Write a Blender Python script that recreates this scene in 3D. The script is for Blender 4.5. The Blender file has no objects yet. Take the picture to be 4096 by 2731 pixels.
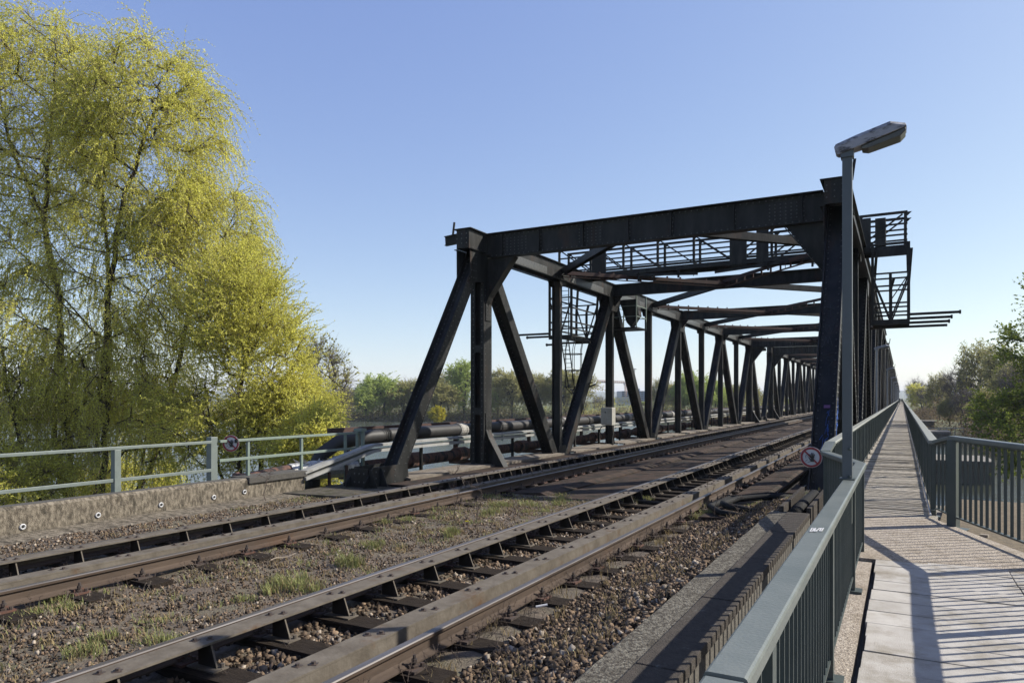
import bpy, math, random
import numpy as np
from mathutils import Vector, Matrix
random.seed(7)
RNG = np.random.default_rng(11)
scene = bpy.context.scene
COL = scene.collection
# ------------------------------------------------------------------ camera, sky, sun
# world: camera at the origin, +Y along the bridge, +X to the right, z measured from eye height
YAW = math.radians(28.8)
SA, CA = math.sin(YAW), math.cos(YAW)
FPX = 709.0
HV = 397.5
cam_d = bpy.data.cameras.new("camera")
cam_d.sensor_width = 36.0
cam_d.lens = FPX / 1024 * 36.0
cam_d.shift_y = (HV - 341.0) / 1024
cam_d.clip_start = 0.05
cam_d.clip_end = 20000
cam = bpy.data.objects.new("camera", cam_d)
COL.objects.link(cam)
cam.location = (0, 0, 0)
cam.rotation_euler = (math.radians(90), 0, YAW)
scene.camera = cam
SUN_EL = math.radians(37.2)
SUN_AZ = math.atan2(0.781, 0.625)          # from +Y towards +X
w = bpy.data.worlds.new("World")
scene.world = w
w.use_nodes = True
nt = w.node_tree
bg = nt.nodes["Background"]
sky = nt.nodes.new("ShaderNodeTexSky")
sky.sky_type = 'NISHITA'
sky.sun_disc = False
sky.sun_elevation = SUN_EL
sky.sun_rotation = SUN_AZ
sky.altitude = 0
sky.air_density = 0.8
sky.dust_density = 0.5
sky.ozone_density = 2.5
# per-channel tone of the spring sky: keeps the Nishita shape, softens the glare near the horizon
sep = nt.nodes.new("ShaderNodeSeparateColor")
cmb = nt.nodes.new("ShaderNodeCombineColor")
nt.links.new(sky.outputs[0], sep.inputs[0])
for i_, (g_, k_) in enumerate(((0.78, 1.08), (0.74, 1.0), (0.42, 0.93))):
    a_ = nt.nodes.new("ShaderNodeMath"); a_.operation = 'MULTIPLY'; a_.inputs[1].default_value = 0.15
    p_ = nt.nodes.new("ShaderNodeMath"); p_.operation = 'POWER'; p_.inputs[1].default_value = g_
    m_ = nt.nodes.new("ShaderNodeMath"); m_.operation = 'MULTIPLY'; m_.inputs[1].default_value = k_ / 0.15
    nt.links.new(sep.outputs[i_], a_.inputs[0]); nt.links.new(a_.outputs[0], p_.inputs[0]); nt.links.new(p_.outputs[0], m_.inputs[0]); nt.links.new(m_.outputs[0], cmb.inputs[i_])
nt.links.new(cmb.outputs[0], bg.inputs[0])
bg.inputs[1].default_value = 0.098
sun_d = bpy.data.lights.new("sun", 'SUN')
sun_d.energy = 5.0
sun_d.angle = math.radians(0.5)
sun_d.color = (1.0, 0.945, 0.85)
sun = bpy.data.objects.new("sun", sun_d)
COL.objects.link(sun)
sun_dir = Vector((math.sin(SUN_AZ) * math.cos(SUN_EL), math.cos(SUN_AZ) * math.cos(SUN_EL), math.sin(SUN_EL)))
sun.rotation_euler = sun_dir.to_track_quat('Z', 'Y').to_euler()
sun.location = sun_dir * 50
scene.view_settings.view_transform = 'Standard'
scene.view_settings.look = 'None'
scene.view_settings.exposure = 0.72
scene.view_settings.gamma = 1.0

def at(u, v, D):
    """point seen at pixel u,v (1024 wide) at depth D, used to take positions from measurements"""
    X = (u - 902) * D / (FPX / CA)
    Y = (D + X * SA) / CA
    return Vector((X, Y, -(v - HV) * D / FPX))

# ------------------------------------------------------------------ materials
KA = 0.70      # overall paint value for the chosen exposure
def mat(name, c1, c2=None, rough=0.7, metal=0.0, scale=8.0, bump=0.0, bscale=40.0, c3=None, s3=2.0, t3=(0.55, 0.7),
        stretch=(1, 1, 1), spec=0.5, lo=0.35, hi=0.65, island=0.0):
    if c2 is None: c2 = tuple(x * 0.75 for x in c1)
    c1 = tuple(x * KA for x in c1); c2 = tuple(x * KA for x in c2)
    if c3 is not None: c3 = tuple(x * KA for x in c3)
    m = bpy.data.materials.new(name)
    m.use_nodes = True
    t = m.node_tree
    N, L = t.nodes, t.links
    b = N["Principled BSDF"]
    b.inputs["Roughness"].default_value = rough
    b.inputs["Metallic"].default_value = metal
    b.inputs["Specular IOR Level"].default_value = spec
    tc = N.new("ShaderNodeTexCoord")
    mp = N.new("ShaderNodeMapping")
    mp.inputs["Scale"].default_value = stretch
    L.new(tc.outputs["Object"], mp.inputs[0])
    col = None
    if c2 is None:
        c2 = tuple(x * 0.75 for x in c1)
    no = N.new("ShaderNodeTexNoise")
    no.inputs["Scale"].default_value = scale
    no.inputs["Detail"].default_value = 8
    no.inputs["Roughness"].default_value = 0.65
    L.new(mp.outputs[0], no.inputs["Vector"])
    r = N.new("ShaderNodeValToRGB")
    r.color_ramp.elements[0].position = lo
    r.color_ramp.elements[1].position = hi
    r.color_ramp.elements[0].color = (*c1, 1)
    r.color_ramp.elements[1].color = (*c2, 1)
    L.new(no.outputs[0], r.inputs[0])
    col = r.outputs[0]
    if c3 is not None:
        n3 = N.new("ShaderNodeTexNoise")
        n3.inputs["Scale"].default_value = s3
        n3.inputs["Detail"].default_value = 10
        n3.inputs["Roughness"].default_value = 0.7
        L.new(mp.outputs[0], n3.inputs["Vector"])
        r3 = N.new("ShaderNodeValToRGB")
        r3.color_ramp.elements[0].position = t3[0]
        r3.color_ramp.elements[1].position = t3[1]
        L.new(n3.outputs[0], r3.inputs[0])
        mx = N.new("ShaderNodeMixRGB")
        L.new(r3.outputs[0], mx.inputs[0])
        L.new(col, mx.inputs[1])
        mx.inputs[2].default_value = (*c3, 1)
        col = mx.outputs[0]
    if island:
        g = N.new("ShaderNodeNewGeometry")
        hs = N.new("ShaderNodeHueSaturation")
        ma = N.new("ShaderNodeMapRange")
        ma.inputs[3].default_value = 1 - island
        ma.inputs[4].default_value = 1 + island
        L.new(g.outputs["Random Per Island"], ma.inputs[0])
        L.new(ma.outputs[0], hs.inputs["Value"])
        L.new(col, hs.inputs["Color"])
        col = hs.outputs[0]
    L.new(col, b.inputs["Base Color"])
    if bump:
        nb = N.new("ShaderNodeTexNoise")
        nb.inputs["Scale"].default_value = bscale
        nb.inputs["Detail"].default_value = 6
        L.new(mp.outputs[0], nb.inputs["Vector"])
        bp = N.new("ShaderNodeBump")
        bp.inputs["Strength"].default_value = bump
        bp.inputs["Distance"].default_value = 0.02
        L.new(nb.outputs[0], bp.inputs["Height"])
        L.new(bp.outputs[0], b.inputs["Normal"])
    return m

def leafmat(name, c1, c2, trans=0.35, bark=None):
    m = bpy.data.materials.new(name)
    m.use_nodes = True
    t = m.node_tree
    N, L = t.nodes, t.links
    N.remove(N["Principled BSDF"])
    out = N["Material Output"]
    g = N.new("ShaderNodeNewGeometry")
    tc = N.new("ShaderNodeTexCoord")
    no = N.new("ShaderNodeTexNoise")
    no.inputs["Scale"].default_value = 0.45
    no.inputs["Detail"].default_value = 3
    L.new(tc.outputs["Object"], no.inputs["Vector"])
    ad = N.new("ShaderNodeMath"); ad.operation = 'ADD'
    mu = N.new("ShaderNodeMath"); mu.operation = 'MULTIPLY'; mu.inputs[1].default_value = 0.5
    L.new(g.outputs["Random Per Island"], mu.inputs[0])
    L.new(mu.outputs[0], ad.inputs[0])
    su = N.new("ShaderNodeMath"); su.operation = 'MULTIPLY_ADD'; su.inputs[1].default_value = 1.4; su.inputs[2].default_value = -0.45
    L.new(no.outputs[0], su.inputs[0])
    L.new(su.outputs[0], ad.inputs[1])
    mx = N.new("ShaderNodeMixRGB")
    mx.inputs[1].default_value = (*c1, 1)
    mx.inputs[2].default_value = (*c2, 1)
    mx.use_clamp = True
    L.new(ad.outputs[0], mx.inputs[0])
    d = N.new("ShaderNodeBsdfDiffuse")
    tr = N.new("ShaderNodeBsdfTranslucent")
    L.new(mx.outputs[0], d.inputs[0])
    L.new(mx.outputs[0], tr.inputs[0])
    ms = N.new("ShaderNodeMixShader")
    ms.inputs[0].default_value = trans
    L.new(d.outputs[0], ms.inputs[1])
    L.new(tr.outputs[0], ms.inputs[2])
    L.new(ms.outputs[0], out.inputs[0])
    return m

M = {}
M['steel'] = mat("bridge_steel", (0.0145, 0.0150, 0.0145), (0.040, 0.040, 0.038), 0.5, scale=3, c3=(0.066, 0.036, 0.022), s3=1.3, t3=(0.56, 0.70), bump=0.3, bscale=30, stretch=(1, 1, 0.3), spec=.2, lo=.42, hi=.64)
M['rivet'] = mat("rivet_and_sunlit_splice", (0.075, 0.080, 0.082), (0.11, 0.11, 0.10), 0.4, spec=.5)
M['rustbeam'] = mat("rusty_beam", (0.075, 0.030, 0.020), (0.045, 0.022, 0.017), 0.8, scale=5)
M['railside'] = mat("rail_brown", (0.110, 0.080, 0.060), (0.066, 0.048, 0.037), 0.85, scale=6, stretch=(1, .2, 1), bump=0.2, spec=.2, c3=(.10, .055, .032), s3=2.5, t3=(.56, .72))
M['railtop'] = mat("rail_worn_head", (0.17, 0.155, 0.15), (0.10, 0.085, 0.075), 0.40, metal=0.35, scale=7, stretch=(6, .15, 1))
M['guard'] = mat("guard_angle_paint", (0.185, 0.160, 0.128), (0.115, 0.096, 0.074), 0.8, scale=5, c3=(0.12, 0.07, 0.038), s3=2.2, t3=(0.56, 0.72), bump=0.25, bscale=25, spec=.2)
M['bracketshade'] = mat('shaded_bracket_web', (0.050, 0.040, 0.032), (0.03, 0.025, 0.02), 0.9, spec=.2)  # same paint as the guard, darkened: the web's shade put into the colour
M['bolt'] = mat("rusty_bolt", (0.050, 0.042, 0.038), (0.085, 0.055, 0.040), 0.7, scale=12)
M['boltred'] = mat("red_rust_bolt", (0.14, 0.055, 0.030), (0.07, 0.04, 0.03), 0.8, scale=12)
M['sleeper'] = mat("tarred_timber", (0.026, 0.020, 0.016), (0.060, 0.048, 0.038), 0.95, scale=7, stretch=(1, 16, 4), bump=0.7, bscale=9, lo=.45, hi=.7, c3=(0.10, 0.075, 0.05), s3=9, t3=(.56, .7), spec=.1)
M['ballast'] = mat("ballast_soil", (0.175, 0.135, 0.096), (0.082, 0.064, 0.047), 0.95, scale=9, bump=1.0, bscale=45, c3=(0.15, 0.13, 0.08), s3=1.6, t3=(0.50, 0.66))
M['stone'] = mat("ballast_stone", (0.205, 0.143, 0.093), (0.062, 0.048, 0.037), 0.9, scale=14, island=0.9, spec=.15)
M['stonepale'] = mat("pale_stone", (0.38, 0.32, 0.25), (0.22, 0.18, 0.14), 0.9, scale=14, island=0.5)
M['kerb'] = mat("lichened_concrete", (0.235, 0.218, 0.178), (0.080, 0.070, 0.058), 0.95, scale=30, lo=.42, hi=.58, c3=(0.09, 0.08, 0.065), s3=4, t3=(0.50, 0.64), bump=0.9, bscale=70, spec=.1)
M['coping'] = mat("dark_coping", (0.085, 0.072, 0.060), (0.052, 0.045, 0.038), 0.95, scale=22, c3=(0.17, 0.165, 0.145), s3=9, t3=(0.60, 0.70), bump=0.5, bscale=90, spec=.2)
M['wall'] = mat("weathered_wall", (0.33, 0.285, 0.22), (0.13, 0.110, 0.085), 0.95, scale=11, lo=.38, hi=.6, stretch=(1, 1.6, .8), c3=(0.075, 0.066, 0.052), s3=5, t3=(0.50, 0.64), bump=0.9, bscale=60, spec=.1)
M['walltop'] = mat("dark_wall_top", (0.10, 0.092, 0.08), (0.06, 0.055, 0.048), 0.95, scale=20, bump=0.4, c3=(0.2, 0.2, 0.18), s3=9, t3=(0.62, 0.7))
M['mossconc'] = mat('mossy_slab', (0.15, 0.135, 0.11), (0.07, 0.062, 0.05), 0.95, scale=7, c3=(0.06, 0.06, 0.03), s3=3, t3=(.5, .65), bump=.6, spec=.1)
M['conc'] = mat("pier_concrete", (0.27, 0.25, 0.22), (0.17, 0.155, 0.135), 0.9, scale=2.5, c3=(0.09, 0.08, 0.07), s3=1.1, t3=(0.54, 0.7), bump=0.3, stretch=(1, 1, .4))
M['slab'] = mat("pale_paving_slab", (0.54, 0.51, 0.465), (0.42, 0.39, 0.345), 0.9, scale=3.5, c3=(0.27, 0.235, 0.18), s3=2.6, t3=(0.50, 0.70), bump=0.4, bscale=150, island=.10)
M['rough'] = mat("exposed_aggregate", (0.62, 0.535, 0.43), (0.27, 0.22, 0.17), 0.95, scale=48, lo=.4, hi=.6, c3=(0.26, 0.205, 0.14), s3=2.4, t3=(0.52, 0.70), bump=1.0, bscale=80)
M['apron'] = mat("mossy_concrete", (0.21, 0.16, 0.095), (0.10, 0.075, 0.045), 0.95, scale=14, c3=(0.26, 0.23, 0.18), s3=22, t3=(0.6, 0.7), bump=0.7, bscale=70)
M['board'] = mat("grey_deck_board", (0.62, 0.565, 0.475), (0.38, 0.335, 0.27), 0.9, scale=5, stretch=(1, 9, 1), c3=(0.19, 0.145, 0.10), s3=6, t3=(0.56, 0.74), bump=0.9, bscale=22, island=.28, spec=.2)
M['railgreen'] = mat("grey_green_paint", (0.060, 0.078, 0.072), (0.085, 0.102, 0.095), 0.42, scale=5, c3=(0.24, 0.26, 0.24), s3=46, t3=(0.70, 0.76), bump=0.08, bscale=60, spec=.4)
M['railcap'] = mat("handrail_cap_paint", (0.135, 0.155, 0.143), (0.190, 0.207, 0.190), 0.36, scale=3, c3=(0.40, 0.42, 0.39), s3=50, t3=(0.68, 0.74), bump=0.12, bscale=70, spec=.35)
M['brcap'] = mat("worn_handrail_cap", (0.30, 0.30, 0.255), (0.22, 0.24, 0.215), 0.6, scale=5, c3=(0.20, 0.13, 0.08), s3=3.5, t3=(0.6, 0.75))
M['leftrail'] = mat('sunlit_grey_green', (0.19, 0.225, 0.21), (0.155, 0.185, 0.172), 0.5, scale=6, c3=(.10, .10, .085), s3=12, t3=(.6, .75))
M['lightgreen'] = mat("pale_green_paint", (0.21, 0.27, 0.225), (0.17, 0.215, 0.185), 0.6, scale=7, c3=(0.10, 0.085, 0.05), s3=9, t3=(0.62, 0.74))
M['plate'] = mat("chequer_plate_rust", (0.080, 0.054, 0.040), (0.040, 0.031, 0.025), 0.85, scale=4, bump=0.8, bscale=60, c3=(0.028, 0.026, 0.020), s3=2.0, t3=(0.48, 0.66), spec=.12, island=.3)
M['deckdark'] = mat("dark_deck", (0.028, 0.024, 0.02), (0.018, 0.016, 0.014), 0.9, scale=3)
M['plank'] = mat("splintered_plank", (0.26, 0.22, 0.17), (0.12, 0.095, 0.07), 0.9, scale=5, stretch=(5, .6, 1), bump=0.6, island=.2)
M['pipeblack'] = mat("black_pipe", (0.030, 0.029, 0.029), (0.048, 0.045, 0.043), 0.55, scale=6, c3=(0.075, 0.062, 0.052), s3=2, t3=(0.6, 0.8), spec=.3)
M['pipewrap'] = mat("grey_pipe_wrap", (0.45, 0.43, 0.39), (0.26, 0.24, 0.21), 0.75, scale=9, bump=0.5, bscale=30)
M['foil'] = mat("torn_foil", (0.75, 0.74, 0.72), (0.35, 0.34, 0.33), 0.4, metal=0.4, scale=9, bump=0.8, bscale=20)
M['piperust'] = mat("rusty_pipe", (0.20, 0.095, 0.062), (0.09, 0.05, 0.038), 0.85, scale=4, c3=(0.025, 0.02, 0.018), s3=1.8, t3=(0.5, 0.58), bump=0.4, stretch=(1, 2, 1))
M['duct'] = mat("cable_duct_grey", (0.40, 0.40, 0.38), (0.30, 0.295, 0.275), 0.6, scale=5, c3=(0.17, 0.15, 0.12), s3=4, t3=(0.58, 0.75))
M['cabinet'] = mat("cream_cabinet", (0.46, 0.45, 0.40), (0.36, 0.34, 0.29), 0.55, scale=7, c3=(0.17, 0.13, 0.09), s3=16, t3=(0.62, 0.7))
M['cable'] = mat("black_rubber", (0.010, 0.010, 0.010), (0.02, 0.02, 0.02), 0.8, spec=.2)
M['lampgrey'] = mat("lamp_pole_paint", (0.10, 0.118, 0.128), (0.085, 0.10, 0.108), 0.45, scale=6, c3=(0.25, 0.25, 0.25), s3=40, t3=(0.72, 0.76))
M['lampshell'] = mat("weathered_lamp_shell", (0.42, 0.42, 0.46), (0.30, 0.298, 0.32), 0.7, scale=8, c3=(0.06, 0.055, 0.052), s3=9, t3=(0.50, 0.60), bump=0.3, stretch=(1, 1, 2.5))
M['lampglass'] = mat("dirty_lamp_glass", (0.10, 0.095, 0.075), (0.07, 0.065, 0.05), 0.35, scale=8)
M['galv'] = mat("galvanised_pole", (0.42, 0.43, 0.45), (0.32, 0.33, 0.34), 0.5, metal=0.3)
M['white'] = mat("sign_white", (0.70, 0.70, 0.70), (0.62, 0.62, 0.62), 0.5)
M['red'] = mat("sign_red", (0.36, 0.025, 0.03), (0.30, 0.02, 0.028), 0.5)
M['black'] = mat("sign_black", (0.012, 0.012, 0.014), (0.015, 0.015, 0.015), 0.5)
M['bluep'] = mat("blue_spray", (0.05, 0.20, 0.75), (0.03, 0.14, 0.55), 0.6)
M['greyp'] = mat("grey_spray", (0.12, 0.135, 0.155), (0.07, 0.08, 0.09), 0.8, scale=40)
M['purple'] = mat("purple_sticker", (0.20, 0.07, 0.20), (0.17, 0.06, 0.17), 0.5)
M['bark'] = mat("willow_bark", (0.060, 0.044, 0.030), (0.030, 0.024, 0.018), 0.95, scale=6, stretch=(4, 4, 1), bump=0.9, bscale=8)
M['twig'] = mat("willow_twig", (0.36, 0.30, 0.17), (0.22, 0.18, 0.10), 0.9, scale=4)
M['greytwig'] = mat("bare_grey_twig", (0.22, 0.185, 0.155), (0.15, 0.125, 0.105), 0.9, scale=4)
M['greybark'] = mat("grey_bark", (0.085, 0.075, 0.063), (0.05, 0.044, 0.038), 0.95, scale=6, stretch=(4, 4, 1), bump=0.6, bscale=8)
M['willow'] = leafmat("willow_leaf", (0.50, 0.50, 0.10), (0.76, 0.72, 0.17), 0.56)
M['grn1'] = leafmat("spring_leaf_green", (0.28, 0.36, 0.09), (0.48, 0.55, 0.16), 0.45)
M['grn2'] = leafmat("olive_leaf", (0.27, 0.265, 0.10), (0.43, 0.40, 0.155), 0.42)
M['grn3'] = leafmat("bright_leaf", (0.125, 0.165, 0.035), (0.26, 0.31, 0.06), 0.42)
M['yel'] = leafmat("yellow_bush_leaf", (0.38, 0.34, 0.03), (0.55, 0.48, 0.05), 0.4)
M['brownleaf'] = leafmat("brown_scrub_leaf", (0.14, 0.105, 0.07), (0.23, 0.18, 0.11), 0.3)
M['grass'] = leafmat("grass_blade", (0.13, 0.145, 0.055), (0.30, 0.31, 0.13), 0.3)
M['drygrass'] = leafmat("dry_grass_blade", (0.30, 0.24, 0.13), (0.20, 0.15, 0.08), 0.3)
M['drystem'] = mat("dry_weed_stem", (0.12, 0.085, 0.065), (0.07, 0.05, 0.04), 0.9)
M['land'] = mat("river_bank_ground", (0.13, 0.11, 0.06), (0.075, 0.085, 0.03), 0.95, scale=0.35, c3=(0.12, 0.15, 0.05), s3=0.05, t3=(0.42, 0.6), bump=0.5, bscale=3)
M['farblue'] = mat("glass_office_blue", (0.16, 0.24, 0.36), (0.13, 0.20, 0.31), 0.4)
M['farwhite'] = mat("pale_building_wall", (0.52, 0.54, 0.57), (0.45, 0.47, 0.5), 0.8)
M['farhill'] = mat("distant_hill", (0.10, 0.15, 0.17), (0.09, 0.13, 0.15), 1.0, scale=.01)
M['crane'] = mat("crane_paint", (0.62, 0.42, 0.34), (0.55, 0.38, 0.3), 0.6)
M['carw'] = mat("white_car_paint", (0.62, 0.62, 0.62), (0.55, 0.55, 0.55), 0.3)
M['card'] = mat("dark_car_paint", (0.05, 0.055, 0.07), (0.06, 0.06, 0.07), 0.3)
M['cloth'] = mat("dark_clothing", (0.03, 0.03, 0.04), (0.05, 0.04, 0.04), 0.9)
M['trench'] = mat('trench_wall', (0.15, 0.135, 0.11), (0.085, 0.075, 0.06), 0.95, scale=12, bump=.5)
M['rubble'] = mat('earthy_litter', (0.10, 0.062, 0.036), (0.16, 0.115, 0.07), 0.95, scale=20, island=.5)
# water
m = bpy.data.materials.new("river_water"); m.use_nodes = True
t = m.node_tree; N, L = t.nodes, t.links; b = N["Principled BSDF"]
b.inputs["Base Color"].default_value = (0.045, 0.05, 0.035, 1)
b.inputs["Roughness"].default_value = 0.14
b.inputs["IOR"].default_value = 1.33; b.inputs["Specular IOR Level"].default_value = 0.3
tc = N.new("ShaderNodeTexCoord")
nb = N.new("ShaderNodeTexNoise"); nb.inputs["Scale"].default_value = 2.2; nb.inputs["Detail"].default_value = 4
L.new(tc.outputs["Object"], nb.inputs["Vector"])
bp = N.new("ShaderNodeBump"); bp.inputs["Strength"].default_value = 0.55; bp.inputs["Distance"].default_value = 0.10
L.new(nb.outputs[0], bp.inputs["Height"]); L.new(bp.outputs[0], b.inputs["Normal"])
M['water'] = m
# chequered relief for the deck plates
def add_chequer(m):
    t = m.node_tree; N, L = t.nodes, t.links; b = N["Principled BSDF"]
    tc = N.new("ShaderNodeTexCoord")
    mp = N.new("ShaderNodeMapping"); mp.inputs["Rotation"].default_value = (0, 0, 0.785)
    L.new(tc.outputs["Object"], mp.inputs[0])
    ch = N.new("ShaderNodeTexVoronoi"); ch.inputs["Scale"].default_value = 22; ch.inputs["Randomness"].default_value = 0.0
    L.new(mp.outputs[0], ch.inputs["Vector"])
    bp = N.new("ShaderNodeBump"); bp.inputs["Strength"].default_value = 0.9; bp.inputs["Distance"].default_value = 0.015
    L.new(ch.outputs["Distance"], bp.inputs["Height"]); L.new(bp.outputs[0], b.inputs["Normal"])
add_chequer(M['plate'])

# ------------------------------------------------------------------ mesh builder
class MB:
    def __init__(s):
        s.v = []; s.f = []; s.m = []
    def add(s, vs, fs, mi=0):
        o = len(s.v)
        s.v.extend(vs)
        for f in fs:
            s.f.append(tuple(i + o for i in f)); s.m.append(mi)
        return s
    def box(s, x0, x1, y0, y1, z0, z1, mi=0, R=None, T=None):
        vs = [Vector((x, y, z)) for z in (z0, z1) for (x, y) in ((x0, y0), (x1, y0), (x1, y1), (x0, y1))]
        if R is not None: vs = [R @ v for v in vs]
        if T is not None: vs = [v + T for v in vs]
        s.add([tuple(v) for v in vs], [(0, 3, 2, 1), (4, 5, 6, 7), (0, 1, 5, 4), (1, 2, 6, 5), (2, 3, 7, 6), (3, 0, 4, 7)], mi)
        return s
    def bar(s, p, q, w, d, ref=(1, 0, 0), mi=0, ow=0.0, od=0.0):
        """rectangular bar from p to q; w along ref (made perpendicular), d along the third axis; ow/od shift it sideways"""
        p, q = Vector(p), Vector(q)
        t = (q - p).normalized(); r = Vector(ref); r = (r - t * r.dot(t)).normalized(); n = t.cross(r)
        vs = []
        for e in (p, q):
            for a, b in ((-1, -1), (1, -1), (1, 1), (-1, 1)):
                vs.append(tuple(e + r * (a * w / 2 + ow) + n * (b * d / 2 + od)))
        s.add(vs, [(0, 3, 2, 1), (4, 5, 6, 7), (0, 1, 5, 4), (1, 2, 6, 5), (2, 3, 7, 6), (3, 0, 4, 7)], mi)
        return s
    def H(s, p, q, w, d, t=0.03, ref=(1, 0, 0), web=0.03):
        """H section: two flange plates w apart along ref, d deep, joined by a web"""
        s.bar(p, q, t, d, ref, 0, ow=w / 2 - t / 2); s.bar(p, q, t, d, ref, 0, ow=-w / 2 + t / 2)
        s.bar(p, q, w - 2 * t, web, ref, 0)
        return s
    def I(s, p, q, w, d, t=0.03, ref=(1, 0, 0)):
        """I section: flanges d apart, each w wide along ref"""
        s.bar(p, q, w, t, ref, 0, od=d / 2 - t / 2); s.bar(p, q, w, t, ref, 0, od=-d / 2 + t / 2)
        s.bar(p, q, t, d - 2 * t, ref, 0)
        return s
    def tube(s, pts, r, n=8, mi=0, cap=True):
        pts = [Vector(p) for p in pts]
        rr = r if isinstance(r, (list, tuple)) else [r] * len(pts)
        o = len(s.v); up = None
        for i, p in enumerate(pts):
            t = (pts[min(i + 1, len(pts) - 1)] - pts[max(i - 1, 0)]).normalized()
            if up is None:
                up = Vector((0, 0, 1)) if abs(t.z) < .9 else Vector((1, 0, 0))
            a = (up - t * up.dot(t)).normalized(); b = t.cross(a); up = a
            for k in range(n):
                c = 2 * math.pi * k / n
                s.v.append(tuple(p + (a * math.cos(c) + b * math.sin(c)) * rr[i]))
        for i in range(len(pts) - 1):
            for k in range(n):
                k2 = (k + 1) % n
                s.f.append((o + i * n + k, o + i * n + k2, o + (i + 1) * n + k2, o + (i + 1) * n + k)); s.m.append(mi)
        if cap:
            s.f.append(tuple(o + k for k in range(n))[::-1]); s.m.append(mi)
            s.f.append(tuple(o + (len(pts) - 1) * n + k for k in range(n))); s.m.append(mi)
        return s
    def prism(s, poly, axis, a0, a1, mi=0):
        """poly: 2D outline; axis 'x': outline in (y,z) extruded along x; 'y': outline (x,z) along y; 'z': (x,y) along z"""
        def P(c, a):
            return {'x': (a, c[0], c[1]), 'y': (c[0], a, c[1]), 'z': (c[0], c[1], a)}[axis]
        n = len(poly)
        vs = [P(c, a0) for c in poly] + [P(c, a1) for c in poly]
        fs = [tuple(range(n))[::-1], tuple(range(n, 2 * n))] + [(i, (i + 1) % n, n + (i + 1) % n, n + i) for i in range(n)]
        s.add(vs, fs, mi)
        return s
    def rivet(s, p, nrm, r=0.02, mi=0):
        p = Vector(p); n = Vector(nrm).normalized()
        a = n.orthogonal().normalized(); b = n.cross(a)
        vs = [tuple(p + (a * math.cos(k * 1.0472) + b * math.sin(k * 1.0472)) * r) for k in range(6)]
        vs += [tuple(p + n * r * .55 + (a * math.cos(k * 1.0472) + b * math.sin(k * 1.0472)) * r * .6) for k in range(6)]
        s.add(vs, [(k, (k + 1) % 6, 6 + (k + 1) % 6, 6 + k) for k in range(6)] + [(6, 7, 8, 9, 10, 11)], mi)
    def rivets(s, p, q, step, nrm, r=0.02, mi=0, off=0.0):
        p, q = Vector(p), Vector(q); L = (q - p).length; n = max(1, int(L / step))
        for i in range(n):
            s.rivet(p.lerp(q, (i + .5 + off) / n), nrm, r, mi)
        return s
    def hexbolt(s, x, y, z, r=0.018, h=0.022, mi=0):
        vs = [(x + r * math.cos(k * 1.0472), y + r * math.sin(k * 1.0472), zz) for zz in (z, z + h) for k in range(6)]
        s.add(vs, [(k, (k + 1) % 6, 6 + (k + 1) % 6, 6 + k) for k in range(6)] + [(6, 7, 8, 9, 10, 11)], mi)
        return s
    def mesh(s, name, mats, bevel=0):
        me = bpy.data.meshes.new(name)
        me.from_pydata([tuple(v) for v in s.v], [], s.f)
        for m_ in (mats if isinstance(mats, (list, tuple)) else [mats]): me.materials.append(m_)
        me.polygons.foreach_set('material_index', s.m)
        me.update()
        return me
    def build(s, name, mats, parent=None, smooth=False, label=None, bevel=0):
        me = s.mesh(name, mats)
        if smooth:
            me.polygons.foreach_set('use_smooth', [True] * len(me.polygons))
        o = bpy.data.objects.new(name, me); COL.objects.link(o)
        if bevel:
            bv = o.modifiers.new("bevel", 'BEVEL'); bv.width = bevel; bv.segments = 2; bv.limit_method = 'ANGLE'
        if parent: o.parent = parent
        if label: o['label'] = label
        return o

def np_obj(name, verts, nper, mats, parent=None, mi=None):
    """fast mesh of many equal-sized faces (each face owns its vertices)"""
    me = bpy.data.meshes.new(name)
    nv = len(verts); nf = nv // nper
    me.vertices.add(nv); me.vertices.foreach_set('co', np.ascontiguousarray(verts, dtype=np.float32).ravel())
    me.loops.add(nv); me.loops.foreach_set('vertex_index', np.arange(nv, dtype=np.int32))
    me.polygons.add(nf); me.polygons.foreach_set('loop_start', np.arange(0, nv, nper, dtype=np.int32))
    for m_ in (mats if isinstance(mats, (list, tuple)) else [mats]): me.materials.append(m_)
    if mi is not None: me.polygons.foreach_set('material_index', mi.astype(np.int32))
    me.update(calc_edges=True); me.validate()
    o = bpy.data.objects.new(name, me); COL.objects.link(o)
    if parent: o.parent = parent
    return o

def np_indexed(name, verts, faces, mats, parent=None):
    me = bpy.data.meshes.new(name)
    k = faces.shape[1]
    me.vertices.add(len(verts)); me.vertices.foreach_set('co', np.ascontiguousarray(verts, dtype=np.float32).ravel())
    me.loops.add(faces.size); me.loops.foreach_set('vertex_index', faces.astype(np.int32).ravel())
    me.polygons.add(len(faces)); me.polygons.foreach_set('loop_start', np.arange(0, faces.size, k, dtype=np.int32))
    for m_ in (mats if isinstance(mats, (list, tuple)) else [mats]): me.materials.append(m_)
    me.update(calc_edges=True)
    o = bpy.data.objects.new(name, me); COL.objects.link(o)
    if parent: o.parent = parent
    return o

def thing(name, label, cat, loc=(0, 0, 0), group=None):
    o = bpy.data.objects.new(name, None); COL.objects.link(o)
    o.empty_display_size = 0.2
    o.location = loc; o['label'] = label; o['category'] = cat
    if group: o['group'] = group
    return o
def tag(o, label=None, cat=None, group=None, kind=None):
    if label: o['label'] = label
    if cat: o['category'] = cat
    if group: o['group'] = group
    if kind: o['kind'] = kind
    return o
def struct(o): o['kind'] = 'structure'; return o
def copy_tree(o, parent=None):
    c = o.copy(); COL.objects.link(c); c.parent = parent
    for ch in o.children: copy_tree(ch, c)
    return c
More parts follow.
